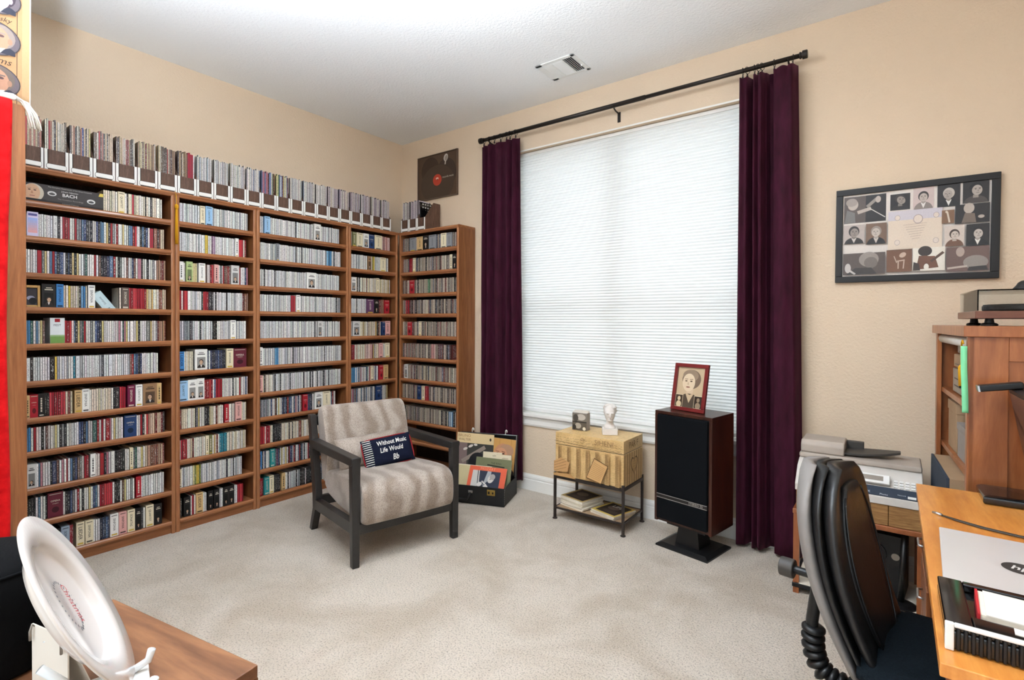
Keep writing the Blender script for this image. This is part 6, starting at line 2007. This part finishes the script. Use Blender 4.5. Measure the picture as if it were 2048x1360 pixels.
def comp(name, label, cat, x, y, z, d, w, h, mat, knobs=0, slots=2):
    o = thing(name, label, cat, in_cab(x, y, z), CB_RZ)
    MB().box(0, d, 0, w, 0.006, h).build('case', mat, o, bevel=0.002)
    for yy in (0.03, w - 0.03):
        MB().lathe([(0.014, 0), (0.012, 0.007)], 12, (0.04, yy, 0)).build('foot', 'black_plastic', o)
    for i in range(slots):
        MB().box(-0.0015, 0.001, w * 0.1, w * 0.9, h * (0.30 + 0.28 * i), h * (0.34 + 0.28 * i)).build('seam', 'hifi_dark', o)
    for i in range(knobs):
        MB().tube([(-0.016, w * (0.2 + 0.2 * i), h * 0.5), (0.0, w * (0.2 + 0.2 * i), h * 0.5)], 0.011, 12).build('knob', 'hifi_dark', o)
    MB().box(-0.002, 0.0005, w * 0.08, w * 0.24, h * 0.16, h * 0.26).build('name_badge', 'steel', o)
    return o


comp('receiver', 'champagne coloured receiver on the upper shelf of the hi-fi cabinet', 'receiver', 0.03, 0.12, 1.0355, 0.34, 0.46, 0.110, 'hifi_silver', 2)
comp('disc_player', 'dark disc player stacked on the champagne receiver', 'disc player', 0.03, 0.13, 1.147, 0.32, 0.43, 0.060, 'tan_card', 0, 1)
comp('tuner', 'small brown tuner at the top of the cabinet stack', 'tuner', 0.04, 0.14, 1.2085, 0.30, 0.40, 0.040, 'hifi_silver', 0, 1)
rl = thing('paper_roll', 'silvery white roll tucked under the cabinet top', 'roll', in_cab(0.018, 0.04, 1.272), CB_RZ)
MB().tube([(0, 0, 0), (0, 0.72, 0)], 0.021, 16).build('roll', 'printer_light', rl, smooth=True)
MB().tube([(0, -0.003, 0), (0, 0.0, 0)], 0.012, 14).build('core', 'tan_card', rl)
for y, nm, mt, w, h, lab in ((0.10, 'storage_box', 'grey_card', 0.34, 0.145, 'grey document box on the middle shelf of the hi-fi cabinet'), (0.47, 'storage_box', 'tan_card', 0.22, 0.215, 'taller brown box behind the grey document box in the cabinet')):
    o = thing(nm, lab, 'box', in_cab(0.03, y, 0.7755), CB_RZ)
    MB().box(0, 0.26, 0, w, 0, h * 0.8).build('body', mt, o, bevel=0.002)
    MB().box(-0.003, 0.263, -0.003, w + 0.003, h * 0.8, h).build('lid', mt, o, bevel=0.002)
o = thing('speaker_box', 'low slate grey speaker with a tan top poking out of the cabinet foot', 'speaker', in_cab(-0.040, 0.16, 0.4805), CB_RZ)
MB().box(0.010, 0.34, 0, 0.46, 0, 0.255).build('cabinet', 'tan_card', o, bevel=0.002)
MB().box(0.0, 0.010, -0.001, 0.461, 0, 0.256).build('grille', 'slate', o, bevel=0.002)
# tassel and ribbon on the cabinet corner
tsl = thing('bookmark_ribbon', 'pale green ribbon hanging with a gold cord from the cabinet corner', 'ribbon', in_cab(-0.012, 0.005, 0))
MB().rings([[(-0.009 + 0.003 * math.sin(14 * z_), -0.012 + 0.004 * math.sin(9 * z_), z_), (0.009 + 0.003 * math.sin(14 * z_), -0.014 + 0.004 * math.sin(9 * z_), z_)] for z_ in [1.262 - 0.0105 * i for i in range(24)]], cap=False, closed=False).build('ribbon', 'ribbon_green', tsl, solid=0.0015, smooth=True)
MB().tube([(-0.003, 0.002, 1.270), (-0.004, 0.02, 1.282), (-0.004, 0.045, 1.274), (-0.004, 0.060, 1.250), (-0.004, 0.064, 1.12)], 0.0028, 6).build('gold_cord', 'tassel_gold', tsl, smooth=True)
MB().tube([(-0.004, 0.064, 1.19), (-0.004, 0.064, 1.18), (-0.004, 0.065, 1.11)], [0.003, 0.009, 0.007], 8).build('tassel', 'tassel_gold', tsl, smooth=True)

# turntable on top
TZ = chh + 0.0392
TT = thing('turntable', 'wooden turntable with a clear dust cover on the hi-fi cabinet', 'turntable', in_cab(0.020, 0.030, TZ), CB_RZ)
tw, td = 0.46, 0.37
for x in (0.045, tw - 0.06):
    for y in (0.04, td - 0.05):
        MB().lathe([(0.024, 0.0), (0.025, 0.006), (0.020, 0.010), (0.014, 0.012), (0.012, 0.027)], 18, (x, y, 0)).build('foot', 'black_plastic', TT, smooth=False)
MB().box(0.0, tw, 0.0, td, 0.027, 0.054).build('plinth', 'plinth_wood', TT, bevel=0.002)
cov = MB()
zc0, zc1, g = 0.055, 0.128, 0.004
cov.box(0.006, 0.006 + g, 0.006, td - 0.006, zc0, zc1).box(tw - 0.010, tw - 0.006, 0.006, td - 0.006, zc0, zc1).box(0.010, tw - 0.010, 0.006, 0.010, zc0, zc1).box(0.010, tw - 0.010, td - 0.010, td - 0.006, zc0, zc1)
cov.build('dust_cover', 'clear_acrylic', TT)
MB().box(0.006, tw - 0.006, 0.006, td - 0.006, zc1, zc1 + 0.004).build('cover_top', 'smoke_acrylic', TT)
MB().lathe([(0.150, 0.058), (0.152, 0.062), (0.152, 0.074), (0.148, 0.078), (0.01, 0.078)], 48, (0.20, 0.185, 0)).build('platter', 'hifi_dark', TT)
MB().lathe([(0.148, 0.0785), (0.148, 0.0805), (0.004, 0.0805)], 48, (0.20, 0.185, 0)).build('mat', 'black_plastic', TT)
MB().tube([(0.41, 0.31, 0.095), (0.40, 0.20, 0.098), (0.36, 0.10, 0.094), (0.30, 0.07, 0.090)], 0.0045, 8).build('tonearm', 'steel', TT, smooth=True)
MB().lathe([(0.03, 0.055), (0.03, 0.09), (0.018, 0.10)], 20, (0.41, 0.31, 0)).build('tonearm_base', 'steel', TT)
hdm = thing('record_clamp', 'black domed knob lying on the turntable dust cover', 'knob', in_cab(0.020 + 0.150, 0.030 + 0.10, TZ + 0.1322), CB_RZ)
MB().lathe([(0.036, 0.0), (0.032, 0.006), (0.024, 0.016), (0.019, 0.026), (0.010, 0.033), (0.001, 0.035)], 24).build('dome', 'black_plastic', hdm, smooth=True)
ddp = thing('disc_case', 'flat grey disc case lying under the turntable', 'disc case', in_cab(0.020 + 0.175, 0.06, TZ), CB_RZ)
MB().box(0, 0.19, 0, 0.13, 0, 0.010).build('lower_tray', 'hifi_silver', ddp, bevel=0.002)
MB().box(0.004, 0.186, 0.004, 0.126, 0.011, 0.021).build('upper_tray', 'hifi_silver', ddp, bevel=0.002)

# ------------------------------------------------------------------ printer corner
PT = thing('printer_stand', 'low wooden stand between the window wall and the desk under the printer', 'stand', (3.46, -0.50, 0))
MB().box(0.0, 0.52, 0.0, 0.36, 0.395, 0.420).build('top_board', 'desk_side_wood', PT, bevel=0.004)
MB().box(0.0, 0.52, 0.0, 0.36, 0.030, 0.050).build('lower_board', 'black_plastic', PT, bevel=0.002)
MB().box(0.015, 0.505, 0.004, 0.35, 0.050, 0.054).build('shelf_paper', 'paper', PT)
for x in (0.004, 0.490):
    for y in (0.004, 0.33):
        MB().box(x, x + 0.026, y, y + 0.026, 0.0, 0.395).build('leg', 'desk_side_wood', PT)
CR = thing('wooden_crate', 'rough wooden box under the grey printer', 'box', (3.475, -0.495, 0.4205))
for i in range(4):
    MB().box(0.124 * i, 0.124 * i + 0.1225, 0.0, 0.34, 0.0, 0.094).build('plank', 'crate_wood', CR, bevel=0.003)
PR = thing('printer', 'grey all-in-one printer with a dark paper tray beside the office chair', 'printer', (3.470, -0.500, 0.515))
pr = MB()
pr.prism([(0.0, 0.0), (0.36, 0.0), (0.36, 0.135), (0.14, 0.135), (0.075, 0.110), (0.0, 0.035)], 0.0, 0.500, 'x')
pr.build('body', 'printer_light', PR, bevel=0.004)
MB().box(0.0, 0.500, 0.135, 0.36, 0.136, 0.162).build('scanner_lid', 'printer_grey', PR, bevel=0.008, seg=3)
MB().prism([(0.150, 0.162), (0.35, 0.162), (0.35, 0.212), (0.33, 0.225), (0.17, 0.225), (0.15, 0.205)], 0.005, 0.195, 'x').build('feeder', 'printer_grey', PR, bevel=0.008, seg=3)
MB().rings([[(x, 0.25 + s * wy, z + dz) for s, dz in ((-1, 0), (1, 0), (1, 0.012), (-1, 0.012))] for x, z, wy in ((0.190, 0.168, 0.085), (0.27, 0.170, 0.080), (0.36, 0.180, 0.055), (0.42, 0.190, 0.02))]).build('paper_tray', 'printer_dark', PR, bevel=0.003)
MB().box(0.19, 0.27, 0.30, 0.335, 0.178, 0.215).build('tray_guide', 'printer_dark', PR, bevel=0.003)
# sloped control panel: plane through (y .003,z .038)-(y .072,z .111)
sl = math.atan2(0.075, 0.075)
PM = Matrix.Translation(Vector((0.0, 0.0, 0.035))) @ Matrix.Rotation(sl, 4, 'X')
MB().box(0.02, 0.485, 0.004, 0.050, 0.0, 0.004, PM).build('panel_film', 'slate', PR)
for i in range(4):
    for j in range(3):
        MB().box(0.395 + i * 0.021, 0.409 + i * 0.021, 0.056 + j * 0.014, 0.065 + j * 0.014, 0.0, 0.005, PM).build('button', 'white_plastic', PR)
for i in range(3):
    MB().box(0.16 + i * 0.022, 0.175 + i * 0.022, 0.075, 0.09, 0.0, 0.005, PM).build('button', 'printer_dark', PR)
sp_ = MB().box(0.235, 0.380, 0.055, 0.102, 0.006, 0.024, PM).build('display_housing', 'white_plastic', PR, bevel=0.003)
MB().box(0.265, 0.355, 0.068, 0.092, 0.0241, 0.0250, PM).build('display', 'hifi_silver', sp_)
P = Print()
for i, tx in enumerate(('Scan', 'Copy', 'Fax', 'Photo', 'Network')):
    P.text(tx, 0.16 + i * 0.066, 0.020 - (i % 2) * 0.008, w=0.030, rgb=(200, 206, 212))
P.rect(0.445, 0.475, 0.008, 0.020, (230, 228, 222))
P.build('panel_lettering', PR, (0.0, -0.0032, 0.0383), (R(45 - 90), 0, 0))

# small black speaker and lamp foot on the stand's lower board
bs = thing('bookshelf_speaker', 'small black speaker with a pale cone under the printer stand', 'speaker', (3.72, -0.36, 0.0545), R(-6))
MB().box(0, 0.19, 0, 0.17, 0.0, 0.285).build('cabinet', 'black_plastic', bs, bevel=0.003)
MB().tube([(0.07, -0.006, 0.19), (0.07, 0.002, 0.19)], [0.050, 0.052], 24).build('surround', 'hifi_dark', bs)
MB().tube([(0.07, -0.010, 0.19), (0.07, -0.005, 0.19)], [0.018, 0.024], 20).build('dust_cap', 'tan_card', bs)
MB().tube([(0.155, -0.006, 0.19), (0.155, 0.002, 0.19)], 0.016, 16).build('tweeter', 'hifi_silver', bs)
fl = thing('microphone_stand', 'black round-footed stand pole under the printer stand', 'stand', (3.895, -0.445, 0.0545))
MB().lathe([(0.060, 0.0), (0.060, 0.006), (0.040, 0.014), (0.014, 0.018)], 24).build('round_foot', 'black_plastic', fl, smooth=False)
MB().cyl((0.0, 0, 0.016), (0.012, 0.01, 0.325), 0.013, 12).build('pole', 'black_plastic', fl, smooth=True)
cbk = thing('cable', 'black cables tangled on the small speaker under the printer stand', 'cable', (3.72, -0.36, 0.3402))
MB().tube([(0.01, 0.05, 0.005), (0.05, 0.02, 0.018), (0.10, 0.06, 0.006), (0.15, 0.03, 0.018), (0.18, 0.09, 0.005)], 0.004, 6).build('cord', 'black_plastic', cbk, smooth=True)
MB().tube([(0.0, 0.11, 0.005), (0.06, 0.09, 0.014), (0.12, 0.12, 0.006), (0.17, 0.06, 0.006)], 0.004, 6).build('cord', 'cable', cbk, smooth=True)

# ------------------------------------------------------------------ office chair
OC = thing('office_chair', 'black leather office chair with a grey back shell drawn up to the desk', 'office chair', (3.978, -1.665, 0), R(-9))
# local +x = facing the desk, y across
z_seat = 0.425


def back_center(v):   # v 0 bottom .. 1 top -> x offset (reclined, lumbar curve)
    return -0.150 - 0.125 * v - 0.030 * math.sin(PI * v)


def back_half(v):
    return 0.200 * (0.62 + 0.38 * math.sin(PI * min(1, 0.18 + v * 0.62))) * (1.0 if v < 0.72 else math.sqrt(max(0.02, 1 - ((v - 0.72) / 0.30) ** 2.4)))


ZB0, ZB1 = 0.415, 0.935


def back_rings(x_off, th, scale_w, bul=0.0, n=26):
    out = []
    for j in range(21):
        v = j / 20
        hw = max(0.02, back_half(v) * scale_w)
        tt = th * (0.55 + 0.45 * math.sin(PI * min(1, max(0.05, v))) ** 0.5)
        b_ = bul * math.sin(PI * v)
        ring_ = []
        for a, b in se(n, 1, 1, 2.7):
            # a: thickness direction, b: width
            bb = b * hw
            xx = a * tt + (b_ * (1 - (b) ** 2) if a > 0 else 0)
            ring_.append((back_center(v) + x_off + xx - 0.035 * (abs(b) ** 2) * -1.0, bb, ZB0 + (ZB1 - ZB0) * v))
        out.append(ring_)
    return out


MB().rings(back_rings(-0.050, 0.026, 0.97)).build('back_shell', 'grey_shell', OC, smooth=True)
MB().rings(back_rings(-0.016, 0.018, 1.03)).build('back_rim', 'black_plastic', OC, smooth=True)
MB().rings(back_rings(0.014, 0.026, 1.0, 0.018)).build('back_cushion', 'leather', OC, smooth=True)
ins = []
for j in range(17):
    v = 0.10 + 0.80 * j / 16
    hw = max(0.02, back_half(v) * 0.70 * (math.sin(PI * (0.06 + 0.88 * j / 16)) ** 0.35))
    ins.append([(back_center(v) + 0.034 + 0.035 * (b * 0.7) ** 2 + (0.020 * math.sin(PI * v) * (1 - b * b * 0.5)) + (0.012 if a > 0 else -0.012) * abs(a) ** 0.6, b * hw, ZB0 + (ZB1 - ZB0) * v) for a, b in se(22, 1, 1, 2.6)])
MB().rings(ins).build('centre_pad', 'leather', OC, smooth=True)
for s in (-1, 1):
    MB().tube([(back_center(v) + 0.052 + 0.02 * math.sin(PI * v), s * back_half(v) * 0.70 * (math.sin(PI * (0.1 + 0.8 * (v - 0.12) / 0.76)) ** 0.35), ZB0 + (ZB1 - ZB0) * v) for v in [0.14 + 0.036 * i for i in range(21)]], 0.003, 6).build('seam', 'leather', OC, smooth=True)
# seat
srs = []
for x, hw, z0, z1 in ((-0.17, 0.13, 0.435, 0.47), (-0.16, 0.19, 0.425, 0.485), (-0.10, 0.225, 0.415, 0.495), (0.05, 0.24, 0.412, 0.495), (0.18, 0.235, 0.412, 0.490), (0.255, 0.205, 0.415, 0.478), (0.275, 0.15, 0.425, 0.462)):
    zc, zh = (z0 + z1) / 2, (z1 - z0) / 2
    srs.append([(x, a * hw, zc + b * zh) for a, b in se(24, 1, 1, 3.0)])
MB().rings(srs).build('seat_cushion', 'seat_cloth', OC, smooth=True)
MB().box(-0.10, 0.14, -0.10, 0.10, 0.375, 0.415).build('seat_plate', 'black_plastic', OC, bevel=0.008)
# back post with rubber bellows
path = [(-0.08, 0, 0.350), (-0.16, 0, 0.310), (-0.225, 0, 0.297), (-0.275, 0, 0.309), (-0.305, 0, 0.36), (-0.312, 0, 0.45), (-0.300, 0, 0.55), (-0.305, 0, 0.64)]
MB().tube(path, 0.017, 10).build('back_post', 'black_plastic', OC, smooth=True)
bl = MB()
bl_pts = [(-0.205, 0.300), (-0.232, 0.297), (-0.258, 0.301), (-0.280, 0.313), (-0.296, 0.333), (-0.304, 0.356), (-0.308, 0.380), (-0.309, 0.404), (-0.308, 0.428)]
for i, (xc, zc) in enumerate(bl_pts):
    a = bl_pts[max(0, i - 1)]
    b = bl_pts[min(len(bl_pts) - 1, i + 1)]
    d = Vector((b[0] - a[0], 0, b[1] - a[1])).normalized()
    c0 = Vector((xc, 0, zc))
    bl.tube([tuple(c0 - d * 0.011), tuple(c0 - d * 0.004), tuple(c0 + d * 0.004), tuple(c0 + d * 0.011)], [0.023, 0.032, 0.032, 0.023], 18)
bl.build('rubber_bellows', 'black_plastic', OC, smooth=True)
kb = MB().tube([(-0.392, -0.03, 0.600), (-0.352, -0.03, 0.600)], 0.028, 20).build('tension_knob', 'printer_dark', OC, bevel=0.004)
MB().tube([(-0.36, -0.03, 0.600), (-0.27, -0.03, 0.600)], 0.012, 12).build('knob_bolt', 'black_plastic', OC)
MB().cyl((0.02, 0, 0.10), (0.02, 0, 0.38), 0.026, 16).build('gas_lift', 'black_plastic', OC, smooth=True)
for i in range(5):
    an = R(20 + 72 * i)
    e_ = (0.02 + 0.27 * math.cos(an), 0.27 * math.sin(an))
    lg = MB().tube([(0.02, 0, 0.105), (0.02 + 0.14 * math.cos(an), 0.14 * math.sin(an), 0.095), (e_[0], e_[1], 0.072)], [0.024, 0.019, 0.015], 10).build('base_leg', 'black_plastic', OC, smooth=True)
    MB().tube([(e_[0] - 0.018 * math.sin(an), e_[1] + 0.018 * math.cos(an), 0.028), (e_[0] + 0.018 * math.sin(an), e_[1] - 0.018 * math.cos(an), 0.028)], 0.028, 16).build('caster', 'black_plastic', lg)
